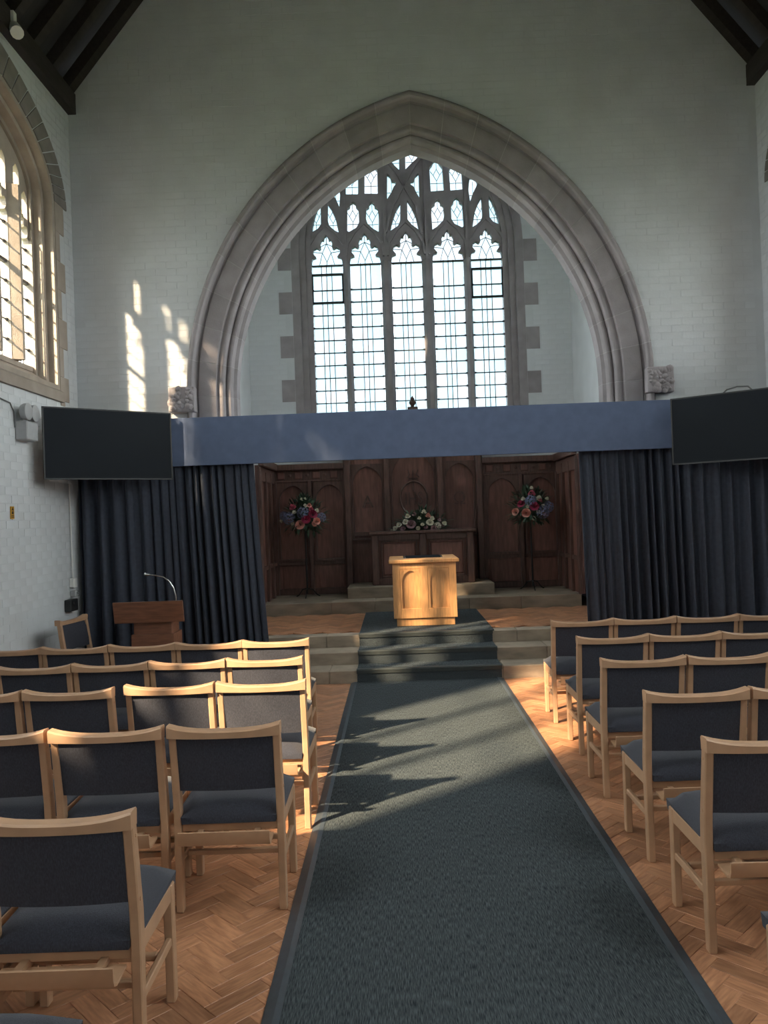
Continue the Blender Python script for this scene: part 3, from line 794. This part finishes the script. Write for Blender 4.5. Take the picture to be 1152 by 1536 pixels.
MB().lathe([(.03, 0), (.022, .02), (.045, .05), (.052, .075), (.03, .11), (.035, .12), (.012, .155), (.002, .17)], (0, RY-.02, 3.232), 10).build('finial', 'dark_oak', rer, smooth=50)
def text_mesh(s, size, ext):
    cu = bpy.data.curves.new('carving', 'FONT'); cu.body = s; cu.size = size; cu.extrude = ext; cu.align_x = 'CENTER'; cu.resolution_u = 3
    o = bpy.data.objects.new('carving', cu); COL.objects.link(o)
    dg = bpy.context.evaluated_depsgraph_get(); me = bpy.data.meshes.new_from_object(o.evaluated_get(dg))
    bpy.data.objects.remove(o); return me
def carved(s, size, x, z, sx=1):
    me = text_mesh(s, size, .018); me.materials.clear(); me.materials.append(M['dark_oak'])
    o = bpy.data.objects.new('carved_monogram', me); COL.objects.link(o); o.parent = rer
    o.location = Vector((x, RY-.008, z))-rer.location; o.rotation_euler = (PI/2, 0, 0); o.scale = (sx, 1, 1)
carved('A', .26, -.71, 1.78); carved('\u03a9', .26, .645, 1.78)
carved('IHS', .27, -.03, 1.80, .72)
m = MB(); cx_, cz_ = -.03, 1.89
ringp = [(cx_+.20*math.cos(2*PI*i/24), RY-.012, cz_+.25*math.sin(2*PI*i/24)) for i in range(25)]
m.tube(ringp, .016, 6, False); m.box(cx_-.012, cx_+.012, RY-.02, RY, 2.0, 2.30); m.box(cx_-.07, cx_+.07, RY-.02, RY, 2.17, 2.195)
for q in (-1, 1): m.tube([(cx_+q*.09, RY-.012, 2.20), (cx_+q*.05, RY-.012, 2.24), (cx_+q*.07, RY-.012, 2.31)], .009, 6)
m.build('carved_wreath', 'dark_oak', rer)

# ================================================================== ALTAR
alt = thing('altar_table', 'dark oak panelled altar table below the carved centre panels', 'table', (.06, 11.3, .68))
def ab(n, x0, x1, y0, y1, z0, z1, m='dark_oak', bev=.005): return MB().box(x0, x1, y0, y1, z0, z1).build(n, m, alt, bevel=bev)
ab('table_top', -.69, .80, 11.08, 11.70, 1.39, 1.43, bev=.008)
for x in (-.61, -.0+.06, .72): ab('post', x-.05, x+.05, 11.14, 11.24, .68, 1.39, bev=.012)
ab('body', -.60, .71, 11.20, 11.62, .70, 1.39, 'dark_oak_panel', 0)
ab('rail', -.6, .71, 11.16, 11.21, 1.30, 1.39); ab('rail', -.6, .71, 11.16, 11.21, .68, .78)
for x0, x1 in ((-.53, -.02), (.14, .64)):
    ab('raised_panel', x0+.03, x1-.03, 11.185, 11.205, .82, 1.26, 'dark_oak_panel', .012)
    for z in (.78, 1.28): ab('moulding', x0, x1, 11.17, 11.20, z, z+.022)
    for x in (x0, x1-.02): ab('moulding', x, x+.02, 11.17, 11.20, .78, 1.30)

# ================================================================== OAK STAND (catafalque)
cat = thing('oak_stand', 'honey oak stand with two arched front panels at the top of the steps', 'stand', (-.01, 9.08, PLZ+.011))
CZ = PLZ+.0115
def cb(n, x0, x1, y0, y1, z0, z1, bev=.003): return MB().box(x0, x1, y0, y1, z0, z1).build(n, 'oak', cat, bevel=bev)
cb('plinth', -.335, .325, 9.105, 9.87, CZ, .475)
cb('body', -.355, .342, 9.122, 9.90, .475, 1.10, 0)
for x0, x1 in ((-.367, -.285), (-.047, .032), (.272, .354)): cb('stile', x0, x1, 9.08, 9.122, .475, 1.10)
cb('top_rail', -.285, .272, 9.081, 9.122, 1.035, 1.10); cb('bottom_rail', -.285, .272, 9.081, 9.122, .475, .585)
for x0, x1 in ((-.285, -.047), (.032, .272)):
    c = (x0+x1)/2; h = (x1-x0)/2
    half = [(h-.022, .585), (h-.022, .90), (h-.028, .935), (h-.045, .965), (h-.05, .98), (h-.068, .985), (h-.075, 1.0), (h-.095, 1.012), (0, 1.016)]
    o = [(c+a, b) for a, b in half]+[(c-a, b) for a, b in reversed(half[:-1])]
    MB().plate([(x0, .585), (x1, .585), (x1, 1.035), (x0, 1.035)], [[(p[0], max(p[1], .5851)) for p in o]], 9.086, 9.112, fE).build('arched_frame', 'oak', cat)
    for q in (-1, 1):
        sp_ = MB().plate([(c+q*(h-.012), 1.026), (c+q*(h-.012), .985), (c+q*(h-.05), 1.026)], [], 9.080, 9.087, fE)
        sp_.build('spandrel', 'oak', cat)
    cb('arched_panel', x0+.005, x1-.005, 9.109, 9.121, .585, 1.03, 0)
cb('top', -.405, .39, 9.04, 9.94, 1.10, 1.143, .008)
gp = thing('flat_display_panel', 'flat black glazed panel lying on top of the oak stand', 'panel', (-.02, 9.5, 1.144))
MB().box(-.21, .20, 9.36, 9.80, 1.1435, 1.152).build('glass_plate', 'screen', gp, bevel=.002)
MB().box(-.235, -.212, 9.34, 9.80, 1.1435, 1.150).build('edge_strip', 'chrome', gp, bevel=.001); MB().box(.202, .225, 9.36, 9.80, 1.1435, 1.150).build('edge_strip', 'chrome', gp, bevel=.001)

# ================================================================== FLOWERS
def rose_mb(r, rng):
    m = MB()
    for ring, (n, rad, tilt, sz) in enumerate(((6, .95, .35, .62), (5, .65, .75, .55), (4, .36, 1.15, .45))):
        for k in range(n):
            a = 2*PI*k/n+ring*.6+rng.uniform(-.1, .1); rows = []
            for i in range(4):
                t = i/3; row = []
                for j in range(4):
                    s_ = -1+2*j/3; wd = sz*r*(math.sin(PI*(.18+.62*t)))
                    rr = r*rad*(.25+.75*t)-.10*r*s_*s_*t; h = r*(math.sin(tilt)*t*.9+.15*ring)-.1*r*t*t*(1 if ring == 0 else 0)
                    p = (rr*math.cos(a)-s_*wd*math.sin(a), rr*math.sin(a)+s_*wd*math.cos(a), h); row.append(p)
                rows.append(row)
            m.grid(rows)
    return m
def ball_mb(r, rng, n=34):
    m = MB()
    for k in range(n):
        z = 1-1.5*(k+.5)/n; t = k*2.39996; q = math.sqrt(max(0, 1-z*z)); d = Vector((q*math.cos(t), q*math.sin(t), z))
        a = d.orthogonal().normalized(); b = d.cross(a); s_ = r*.30
        c = d*r*rng.uniform(.88, 1.04)
        vs = [c+d*.02*r]
        for j in range(4):
            th = j*PI/2+rng.uniform(0, .5); vs += [c+(a*math.cos(th-.55)+b*math.sin(th-.55))*s_*.8+d*.1*r, c+(a*math.cos(th)+b*math.sin(th))*s_*1.15+d*.06*r, c+(a*math.cos(th+.55)+b*math.sin(th+.55))*s_*.8+d*.1*r]
        m.add(vs, [(0, 1+3*j, 2+3*j, 3+3*j) for j in range(4)])
    return m
def leaf_add(m, p, d, L, W, up_):
    a = d.cross(up_)
    if a.length < .05: a = d.orthogonal()
    a.normalize(); n_ = a.cross(d); vs = []
    for t, w_, h in ((0, .08, 0), (.3, .9, .10), (.65, .75, .12), (1, .02, .02)):
        c = p+d*L*t+n_*L*h*.8; vs += [c-a*W*w_-n_*W*.25*w_, c, c+a*W*w_-n_*W*.25*w_]
    m.add(vs, [(3*i+j, 3*i+j+1, 3*i+j+4, 3*i+j+3) for i in range(3) for j in range(2)])
rg = random.Random(11)
ROSE = {c: rose_mb(1, rg).mesh('rose', c, 60) for c in ('rose_pink', 'rose_red', 'peach', 'cream', 'mauve')}
BALL = {c: ball_mb(1, rg).mesh('hydrangea', c) for c in ('blue', 'cream')}
def flowers(name, label, centre, size, spec, seed, low=False, pot=None):
    rng = random.Random(seed)
    t = thing(name, label, 'flowers', centre)
    W_, H_, D_ = size
    fol = MB()
    for k in range(420):
        th = rng.uniform(0, 2*PI); ph = rng.uniform(-.15 if low else -.9, PI/2); d = Vector((math.cos(th)*math.cos(ph)*W_, math.sin(th)*math.cos(ph)*D_, math.sin(ph)*H_))
        f = rng.uniform(.35, .95); p = d*f; dd = (d.normalized()+Vector((rng.uniform(-.5, .5), rng.uniform(-.5, .5), rng.uniform(-.4, .3)))).normalized()
        if low and p.z < 0: p.z = 0
        leaf_add(fol, p, dd, rng.uniform(.06, .14), rng.uniform(.016, .03), Vector((0, 0, 1)))
    if not low:
        for k in range(16):
            th = rng.uniform(PI, 2*PI); p = Vector((math.cos(th)*W_*.3, math.sin(th)*D_*.4, -.10)); leaf_add(fol, p, Vector((math.cos(th)*.3, math.sin(th)*.3, -1)).normalized(), rng.uniform(.12, .22), .014, Vector((1, 0, 0)))
    fol.build('foliage', 'leaf', t, kind='stuff', world=False)
    core_ = MB().lathe([(.02, -.10 if not low else .0), (W_*.45, -.04 if not low else .005), (W_*.5, H_*.25), (W_*.25, H_*.55), (.01, H_*.62)], (0, 0, 0), 12)
    core_.v = [(p[0], p[1]*D_/W_, p[2]) for p in core_.v]
    core_.build('moss_core', 'leaf', t, world=False)
    for (u, v, kind, r) in spec:
        # u,v: -1..1 across the bunch seen from the nave; depth from the dome surface
        q = max(0, 1-u*u*.9-(v*v if v > 0 else v*v*1.6)*.9); dpt = -D_*math.sqrt(q)*.95
        loc = Vector((u*W_*.95, dpt, v*H_*.95))
        nrm_ = Vector((u/W_, dpt/D_/D_*.9, max(v, -.2)/H_+.5/H_)).normalized()
        rot = nrm_.to_track_quat('Z', 'Y').to_euler()
        me = BALL[kind[1:]] if kind[0] == '*' else ROSE[kind]
        inst('hydrangea' if kind[0] == '*' else 'rose', me, t, loc, rot, (r, r, r))
    return t
FZ = 1.70
flowers('flower_arrangement', 'pink, peach and blue flower arrangement on the stand left of the altar', (-1.60, 11.30, 1.66), (.33, .27, .24),
 [(-.05, .95, 'cream', .035), (.08, 1.0, 'cream', .03), (-.42, .55, 'rose_pink', .055), (-.36, .3, 'cream', .035), (.3, .62, 'peach', .04), (.12, .62, 'cream', .035), (.02, .28, '*blue', .075), (.45, .15, 'rose_red', .07), (.15, -.10, 'rose_red', .07), (-.12, -.38, 'peach', .075), (.60, -.2, 'peach', .06), (.62, .35, 'cream', .035), (.82, .0, '*blue', .06), (-.62, 0, '*blue', .08), (-.85, .15, '*blue', .06), (-.95, -.15, 'cream', .035), (-.45, -.3, 'cream', .03), (.5, -.35, 'peach', .045), (.38, .42, 'rose_pink', .04)], 1)
flowers('flower_arrangement', 'pink and blue flower arrangement on the stand right of the altar', (1.60, 11.30, 1.68), (.33, .27, .24),
 [(.05, 1.05, 'cream', .04), (-.03, .72, 'rose_pink', .06), (-.1, .4, '*blue', .075), (.25, .48, 'cream', .05), (.3, .4, 'rose_pink', .035), (-.52, .22, 'rose_red', .06), (.02, .08, 'rose_red', .075), (-.75, -.18, 'peach', .06), (-.32, -.25, 'peach', .07), (.42, -.22, '*blue', .085), (.62, .45, 'cream', .035), (.68, .05, '*blue', .07), (-.42, .5, 'cream', .035), (.02, -.55, 'cream', .035), (.42, .1, 'cream', .03), (.2, -.2, 'cream', .03), (-.25, .1, 'cream', .03)], 2)
flowers('flower_arrangement', 'low cream and mauve flower spray lying on the altar table', (.04, 11.32, 1.432), (.44, .26, .20),
 [(-.85, .12, 'cream', .04), (-.72, .3, 'cream', .045), (-.5, .45, 'cream', .05), (-.42, .75, 'cream', .045), (-.2, .85, 'mauve', .04), (-.32, .3, 'mauve', .075), (-.05, .65, 'cream', .03), (.12, .95, 'cream', .045), (.25, .75, 'peach', .045), (.38, .6, 'cream', .04), (.3, .38, 'cream', .06), (.55, .2, '*cream', .05), (.62, .5, 'mauve', .03), (.78, .3, 'cream', .04), (.05, .3, 'cream', .03), (-.6, .1, 'mauve', .04), (.42, .05, 'mauve', .05), (-.1, .1, 'cream', .035), (.15, .15, 'mauve', .035), (-.95, -.0, 'cream', .03)], 3, low=True)
for nm, x, y, zt in (('left', -1.60, 11.36, 1.58), ('right', 1.60, 11.36, 1.60)):
    t = thing('flower_stand', 'thin black iron pedestal under the %s flower arrangement' % nm, 'stand', (x, y, .53), group=None)
    MB().lathe([(.012, .05), (.012, zt-.53-.06), (.03, zt-.53-.05), (.02, zt-.53-.03)], (x, y, .53), 10).build('stem', 'iron', t)
    MB().lathe([(.02, zt-.53-.03), (.09, zt-.53-.02), (.11, zt-.53+.02), (.095, zt-.53+.02)], (x, y, .53), 14).build('bowl', 'iron', t)
    for k in range(3):
        a = 2*PI*k/3+.5; MB().tube([(x, y, .66), (x+.08*math.cos(a), y+.08*math.sin(a), .64), (x+.15*math.cos(a), y+.15*math.sin(a), .56), (x+.19*math.cos(a), y+.19*math.sin(a), .539)], .008, 6).build('foot', 'iron', t)

# ================================================================== CURTAINS
def curtain(name, label, xo, xi, xi_bot, seed):
    """xo: outer x, xi: inner edge at the top, xi_bot: inner edge at the hem"""
    rng = random.Random(seed); s_ = 1 if xi > xo else -1
    n = 230; ph = []; a = 0
    pl = []  # pleat phase
    k = 0
    while k < n+1:
        pl.append(a); t = k/n; dens = .9 if t < .42 else 1.55
        a += 2*PI*dens*(14/n)*(1+.35*math.sin(k*.21+seed)); k += 1
    amp = [.042+.020*math.sin(k*.043+seed)+rng.uniform(-.004, .004) for k in range(n+1)]
    rows = []
    zs = [2.62, 2.45, 2.25, 2.0, 1.7, 1.4, 1.1, .8, .55, .30, .265, .0]
    for zi, z in enumerate(zs):
        f = 1-(z/2.62); row = []
        for k in range(n+1):
            t = k/n; xe = xi+(xi_bot-xi)*f**1.2; x = xo+(xe-xo)*t
            am = amp[k]*(.55+.75*f); yy = 8.415+am*math.sin(pl[k]+.45*f*math.sin(k*.06+seed))+.012*math.sin(pl[k]*2.1)*(1-f*.4)
            onstep = abs(x) < 2.06
            zz = max(z, .265 if onstep else .02)
            row.append((x+.008*math.cos(pl[k]), yy, zz))
        rows.append(row)
    m = MB().grid(rows)
    o = m.build(name, 'curtain', None, smooth=80)
    sm = o.modifiers.new('thick', 'SOLIDIFY'); sm.thickness = .004
    return tag(o, label, 'curtain')
curtain('curtain', 'dark navy pleated curtain hanging left of the chancel opening', -3.66, -1.80, -1.665, 1)
curtain('curtain', 'dark navy pleated curtain hanging right of the chancel opening', 3.66, 1.63, 1.675, 2)
va = thing('pelmet', 'long slate-blue fabric pelmet across the chancel opening', 'pelmet', (0, 8.33, 2.24))
MB().box(-2.63, 2.58, 8.285, 8.31, 2.24, 2.742).build('fabric_front', 'valance', va, bevel=.006, seg=2)
MB().box(-2.62, 2.57, 8.31, 8.56, 2.70, 2.735).build('top_board', 'valance', va)
for x in (-2.625, 2.56): MB().box(x, x+.02, 8.31, 8.56, 2.245, 2.70).build('end_return', 'valance', va)
rl = thing('curtain_rail', 'curtain rail hidden behind the pelmet', 'rail', (0, 8.44, 2.64))
MB().box(-3.68, 3.68, 8.425, 8.455, 2.635, 2.66).build('track', 'white_plastic', rl)

# ================================================================== SCREENS
def tv(name, label, p, q, z0, z1):
    """p far edge (x,y), q near edge"""
    p = Vector((*p, 0)); q = Vector((*q, 0)); d = (q-p); L = d.length; d.normalize(); n = Vector((d.y, -d.x, 0))
    if n.y > 0: n = -n
    t = thing(name, label, 'screen', ((p+q)/2).to_tuple()[:2]+(z0,))
    def slab(nm, a0, a1, w0, w1, b0, b1, mt, bev=.002):
        vs = [p+d*a+n*w_+Vector((0, 0, b)) for b in (b0, b1) for w_ in (w0, w1) for a in (a0, a1)]
        return MB().add(vs, [(0, 2, 3, 1), (4, 5, 7, 6), (0, 1, 5, 4), (2, 6, 7, 3), (0, 4, 6, 2), (1, 3, 7, 5)]).build(nm, mt, t, bevel=bev)
    slab('screen_glass', .012, L-.012, -.004, .0, z0+.014, z1-.012, 'screen', 0)
    for a0, a1, b0, b1 in ((0, L, z1-.012, z1), (0, L, z0, z0+.014), (0, .012, z0, z1), (L-.012, L, z0, z1)): slab('bezel', a0, a1, -.02, .004, b0, b1, 'black_plastic', 0)
    slab('back_housing', .02, L-.02, -.05, -.005, z0+.02, z1-.02, 'black_plastic', .01)
    slab('mount_arm', L*.45, L*.55, -.10, -.05, z0+.2, z1-.2, 'black_plastic', .004)
    mid = p+d*L*.5-n*.1; wx = math.copysign(NW-.01, mid.x)
    MB().bar((mid.x, mid.y, (z0+z1)/2), (wx, mid.y+.15, (z0+z1)/2), .05, .05).build('wall_bracket', 'black_plastic', t)
    return t
tv('wall_screen', 'black flat screen angled on the left wall over the curtain', (-2.585, 8.20), (-3.565, 7.40), 2.10, 2.785)
tv('wall_screen', 'black flat screen on the right, cut by the frame edge', (2.535, 8.20), (3.515, 7.42), 2.06, 2.735)
o = MB().tube([(2.96, 7.95, 2.73), (3.0, 7.93, 2.77), (3.08, 7.88, 2.79), (3.16, 7.82, 2.78), (3.2, 7.80, 2.73)], .008, 6).build('cable', 'cable'); tag(o, 'short black cable looped over the top of the right screen', 'cable')

# ================================================================== LECTERN
le = thing('lectern', 'walnut lectern with a slanted front board in front of the left curtain', 'lectern', (-2.63, 7.5, 0))
m = MB(); x0, x1 = -2.955, -2.305
vs = [(x0, 7.40, .735), (x1, 7.40, .735), (x1, 7.36, .935), (x0, 7.36, .935), (x0, 7.425, .735), (x1, 7.425, .735), (x1, 7.385, .935), (x0, 7.385, .935)]
m.add(vs, [(0, 1, 2, 3), (4, 7, 6, 5), (0, 4, 5, 1), (3, 2, 6, 7), (0, 3, 7, 4), (1, 5, 6, 2)]).build('front_board', 'walnut', le, bevel=.003)
for xx in (x0+.06, x1-.12): MB().add([(a, b, c) for a in (xx, xx+.02) for b, c in ((7.39, .925), (7.42, .745), (7.66, .745), (7.66, .80))], [(0, 1, 2, 3), (4, 7, 6, 5), (0, 4, 5, 1), (1, 5, 6, 2), (2, 6, 7, 3), (3, 7, 4, 0)]).build('side_board', 'walnut', le)
MB().add([(a, b, c) for a in (x0+.08, x1-.12) for b, c in ((7.39, .90), (7.66, .81), (7.66, .79), (7.39, .88))], [(0, 1, 2, 3), (4, 7, 6, 5), (0, 4, 5, 1), (1, 5, 6, 2), (2, 6, 7, 3), (3, 7, 4, 0)]).build('reading_slope', 'walnut', le)
MB().box(-2.80, -2.44, 7.47, 7.72, .06, .78).build('column', 'walnut', le, bevel=.004); MB().box(-2.82, -2.42, 7.45, 7.74, .06, .62).build('column_casing', 'walnut', le, bevel=.004)
MB().box(-2.92, -2.32, 7.38, 7.84, .0, .06).build('base', 'walnut', le, bevel=.006)
mc = MB().lathe([(.022, 0), (.022, .02), (.012, .03)], (-2.385, 7.45, .885), 10).build('microphone', 'black_plastic', le)
P = [(-2.385, 7.45, .91), (-2.388, 7.445, .98), (-2.405, 7.44, 1.05), (-2.44, 7.43, 1.115), (-2.49, 7.42, 1.155), (-2.56, 7.41, 1.172), (-2.62, 7.40, 1.182)]
MB().tube(P, .0065, 8).build('gooseneck', 'chrome', mc, smooth=60)
MB().tube([(-2.61, 7.402, 1.181), (-2.625, 7.40, 1.184), (-2.655, 7.395, 1.190), (-2.66, 7.394, 1.191)], [.008, .014, .014, .009], 10).build('capsule', 'chrome', mc, smooth=50)

# ================================================================== CHAIRS
def sweep_x(fn, n=10, hw=.2345):
    rows = []
    for i in range(n+1):
        x = -hw+2*hw*i/n; rows.append([(x, y, z) for y, z in fn(x)])
    m = MB(); k = len(rows[0])
    for r in rows: m.v += r
    for i in range(n): m.f += [(i*k+j, i*k+(j+1) % k, (i+1)*k+(j+1) % k, (i+1)*k+j) for j in range(k)]
    m.f += [tuple(range(k)), tuple(n*k+j for j in range(k))]
    return m
def chair_parts():
    P = []
    hw = .2345
    for s_ in (-1, 1):
        x0, x1 = sorted((s_*hw, s_*(hw-.032)))
        m = MB(); sec = [(0, .0, .038), (.40, .006, .046), (.48, .003, .046), (.765, -.035, .040)]
        for z, y, d in sec: m.v += [(x0, y, z), (x1, y, z), (x1, y+d, z), (x0, y+d, z)]
        for i in range(3): m.f += [(i*4+j, i*4+(j+1) % 4, i*4+4+(j+1) % 4, i*4+4+j) for j in range(4)]
        m.f += [(0, 1, 2, 3), (12, 13, 14, 15)]
        P.append(('rear_leg', m, 'beech', .004, False))
        m = MB().box(x0, x1, .352, .392, 0, .405); P.append(('front_leg', m, 'beech', .004, False))
        m = MB().box(x0+.004, x1-.004, .04, .36, .345, .405); P.append(('side_rail', m, 'beech', .004, False))
        m = MB().box(x0+.006, x1-.006, .03, .36, .195, .225); P.append(('stretcher', m, 'beech', .004, False))
        for z in (.52, .72):
            m = MB().lathe([(.007, 0), (.007, .002), (.004, .003)], (s_*hw, .022-.12*(z-.48)*.9, z), 8, 'x')
            if s_ < 0: m.v = [(2*s_*hw-p[0], p[1], p[2]) for p in m.v]
            P.append(('screw_cap', m, 'beech', 0, False))
    def rail(x):
        q = (x/.2365)**2; yb = -.052-.012*(1-q); zt = .780+.024*q**1.5; zb = .748+.004*q
        return [(yb, zb), (yb-.002, zt-.006), (yb+.006, zt), (yb+.050, zt), (yb+.058, zt-.008), (yb+.054, zb)]
    P.append(('top_rail', sweep_x(rail, 12, .2365), 'beech', 0, 35))
    def back(x):
        q = (x/.211)**2; o = -.018*(1-q)
        return [(.010+o, .515), (-.032+o, .758), (-.016+o, .758), (.008+o, .70), (.030+o, .58), (.034+o, .515)]
    P.append(('backrest', sweep_x(back, 10, .2025), 'fabric', .004, 50))
    # seat cushion
    rows = []; n = 12; k = 8
    for i in range(n+1):
        t = i/n; y = -.002+.436*t; row = []
        for j in range(k+1):
            s_ = -1+2*j/k; x = s_*(.229 if t > .15 else .2015)
            e = (1-abs(s_)**4)**.6*(1-abs(2*t-1)**6)**.6; z = .412+.056*e+.016*(t-.5)
            row.append((x, y, z))
        rows.append(row)
    m = MB().grid(rows); nb = len(m.v)
    ring = [j for j in range(k+1)]+[i*(k+1)+k for i in range(1, n+1)]+[n*(k+1)+j for j in range(k-1, -1, -1)]+[i*(k+1) for i in range(n-1, 0, -1)]
    for r in ring:
        p = m.v[r]; m.v.append((p[0]*.985, .214+(p[1]-.214)*.985, max(.374, p[2]-.042)))
    L_ = len(ring); m.f += [(ring[i], ring[(i+1) % L_], nb+(i+1) % L_, nb+i) for i in range(L_)]; m.f.append(tuple(nb+i for i in range(L_)))
    P.append(('seat', m, 'fabric', 0, 50))
    P.append(('front_rail', MB().box(-.2025, .2025, .356, .380, .345, .392), 'beech', .003, False))
    P.append(('rear_rail', MB().box(-.2025, .2025, .022, .044, .335, .372), 'beech', .003, False))
    P.append(('cross_rail', MB().box(-.204, .204, .10, .125, .20, .222), 'beech', .003, False))
    P.append(('cross_rail', MB().box(-.204, .204, .25, .275, .20, .222), 'beech', .003, False))
    def holder(x): return [(.012, .318), (-.075, .312), (-.098, .322), (-.106, .345), (-.108, .378), (-.100, .379), (-.097, .348), (-.090, .330), (-.074, .321), (.012, .327)]
    P.append(('book_holder', sweep_x(holder, 2, .188), 'beech', 0, 30))
    for x in (-.12, .12): P.append(('holder_bracket', MB().box(x-.012, x+.012, -.06, .030, .327, .345), 'beech', 0, False))
    return P
PARTS = []
for nm, m, mt, bev, sm in chair_parts():
    if bev:
        me = m.mesh(nm, mt, sm); bm = bmesh.new(); bm.from_mesh(me)
        if not sm:
            bmesh.ops.bevel(bm, geom=[e for e in bm.edges if e.is_manifold and e.calc_face_angle() > .6], offset=bev, segments=1, affect='EDGES')
        bm.to_mesh(me); bm.free()
    else: me = m.mesh(nm, mt, sm)
    PARTS.append((nm, me))
def chair(label, x, y, rz, group=None):
    t = thing('chair', label, 'chair', (x, y, .0005), rz, group)
    for nm, me in PARTS: inst(nm, me, t)
    return t
ORD = ['at the aisle end', 'second from the aisle', 'third from the aisle', 'fourth from the aisle', 'fifth from the aisle', 'sixth from the aisle']
rng = random.Random(5)
def row(side, rowname, xe, y, n, pitch=.49, gap_after=None, rz=0.0):
    for i in range(n):
        off = (.03 if gap_after is not None and i > gap_after else 0)
        x = xe+side*(.2365+i*pitch+off)
        lab = 'beech chair with charcoal pads, %s in the %s on the %s' % (ORD[i], rowname, side < 0 and 'left' or 'right')
        yy = y+rng.uniform(-.008, .008)+(-.05 if off else 0)
        chair(lab, x, yy, rz+rng.uniform(-.012, .012), 'chairs in the %s rows' % ('left' if side < 0 else 'right'))
# left rows, front row first (y = rear leg line)
row(-1, 'front row', -.955, 5.70, 5, .477)
row(-1, 'second row', -.915, 4.965, 5, .478)
row(-1, 'third row', -.815, 4.245, 5, .487, 1)
row(-1, 'fourth row', -.825, 3.37, 4, .493)
row(-1, 'fifth row', -1.120, 2.39, 2, .495)
row(-1, 'nearest row', -1.13, 1.56, 1)
row(1, 'front row', .855, 6.20, 5, .478)
row(1, 'second row', .865, 5.375, 4, .480)
row(1, 'third row', .818, 4.57, 4, .487)
row(1, 'fourth row', .803, 3.73, 3, .49)
row(1, 'fifth row', .78, 2.955, 2, .49)
row(1, 'nearest row', .74, 1.99, 1)
chair('beech chair turned towards the lectern against the left wall', -3.36, 7.47, -1.72)

# ================================================================== WALL FITTINGS
X = -NW+.006
em = thing('emergency_light', 'grey twin-headed emergency light on the left wall', 'light', (X, 7.24, 2.46))
MB().box(X, X+.11, 7.13, 7.35, 2.45, 2.62).build('battery_box', 'grey_plastic', em, bevel=.008)
for y in (7.16, 7.30):
    h = MB().tube([(X+.05, y, 2.62), (X+.05, y, 2.645)], .012, 8).build('bracket', 'grey_plastic', em)
    MB().lathe([(.02, -.045), (.062, -.03), (.075, .0), (.078, .03), (.070, .036), (.02, .04)], (X+.085, y, 2.705), 16, 'x').build('lamp_head', 'grey_plastic', em, smooth=40)
o = MB().tube([(X+.006, 6.2, 2.80), (X+.006, 6.8, 2.79), (X+.006, 7.04, 2.77), (X+.006, 7.105, 2.70), (X+.006, 7.118, 2.56)], .006, 6).build('cable', 'cable'); tag(o, 'thin grey cable running to the emergency light', 'cable')
sg = thing('wall_sign', 'small yellow and black notice on the left wall', 'sign', (X, 7.02, 1.74))
MB().box(X, X+.006, 6.985, 7.05, 1.74, 1.85).build('plate', 'sign_yellow', sg)
m = MB()
m.plate([(7.0, 1.815), (7.036, 1.815), (7.018, 1.843)], [], 0, .002, lambda a, b, w_: (X+.0062+w_, a, b)); m.box(X+.006, X+.008, 7.004, 7.032, 1.782, 1.806); m.box(X+.006, X+.008, 6.995, 7.04, 1.752, 1.760); m.box(X+.006, X+.008, 6.995, 7.04, 1.766, 1.772)
m.build('print', 'sign_black', sg)
sk = thing('socket_box', 'white socket box with cables on the left wall by the curtain', 'socket', (X, 8.28, 1.03))
MB().box(X, X+.05, 8.20, 8.29, 1.02, 1.12).build('box', 'white_plastic', sk, bevel=.006)
MB().tube([(X+.02, 8.25, 1.12), (X+.015, 8.255, 1.35), (X+.01, 8.26, 1.75), (X+.01, 8.26, 2.1)], .007, 6).build('conduit', 'white_plastic', sk)
MB().box(X, X+.055, 8.215, 8.285, .93, .99).build('plug', 'grey_plastic', sk, bevel=.006); MB().tube([(X+.05, 8.25, .97), (X+.08, 8.25, .955), (X+.07, 8.26, .935)], .006, 6).build('lead', 'cable', sk)
bb = thing('control_box', 'small black control box on the left wall above the turned chair', 'box', (X, 8.15, .80))
MB().box(X, X+.07, 8.06, 8.24, .79, .91).build('case', 'black_plastic', bb, bevel=.006)
MB().lathe([(.014, -.003), (.014, .006), (.008, .008)], (X+.07, 8.12, .87), 10, 'x').build('knob', 'chrome', bb)
sp = thing('spotlight', 'small white spotlight at the top of the left wall', 'spotlight', (-3.58, 7.16, 6.1))
MB().box(-3.64, -3.58, 7.13, 7.19, 6.20, 6.32).build('mount', 'white_plastic', sp, bevel=.004)
MB().tube([(-3.60, 7.17, 6.20), (-3.56, 7.12, 6.13), (-3.53, 7.08, 6.08)], [.045, .055, .058], 12).build('head', 'white_plastic', sp, smooth=40)

# ================================================================== ADDED FILL LAMPS (unseen pendants above and behind the viewpoint)
for i, (x, y) in enumerate(((-1.7, 1.6), (1.7, 1.6), (-1.7, -.8), (1.7, -.8), (-1.7, -3.6), (1.7, -3.6))):
    z = 4.7
    t = thing('added_fill_lamp', 'added dim fill pendant over the nave, out of view, %s on the %s' % (('nearest the altar', 'in the middle', 'nearest the back')[i//2], 'left' if x < 0 else 'right'), 'lamp', (x, y, z))
    MB().lathe([(.05, .14), (.16, .12), (.27, .05), (.31, -.02), (.305, -.02), (.26, .045), (.15, .11), (.045, .13)], (x, y, z), 20).build('shade', 'white_plastic', t, smooth=50)
    MB().tube([(x, y, z+.13), (x, y, EAVE+(NW-abs(x))*SLOPE-.02)], .008, 6).build('flex', 'cable', t)
    l = bpy.data.lights.new('fill_glow', 'AREA'); l.shape = 'DISK'; l.size = .46; l.energy = FILL_LAMP_W; l.color = (1, .95, .88); l.spread = math.radians(170)
    o = bpy.data.objects.new('fill_glow', l); COL.objects.link(o); o.parent = t; o.location = (0, 0, -.01)
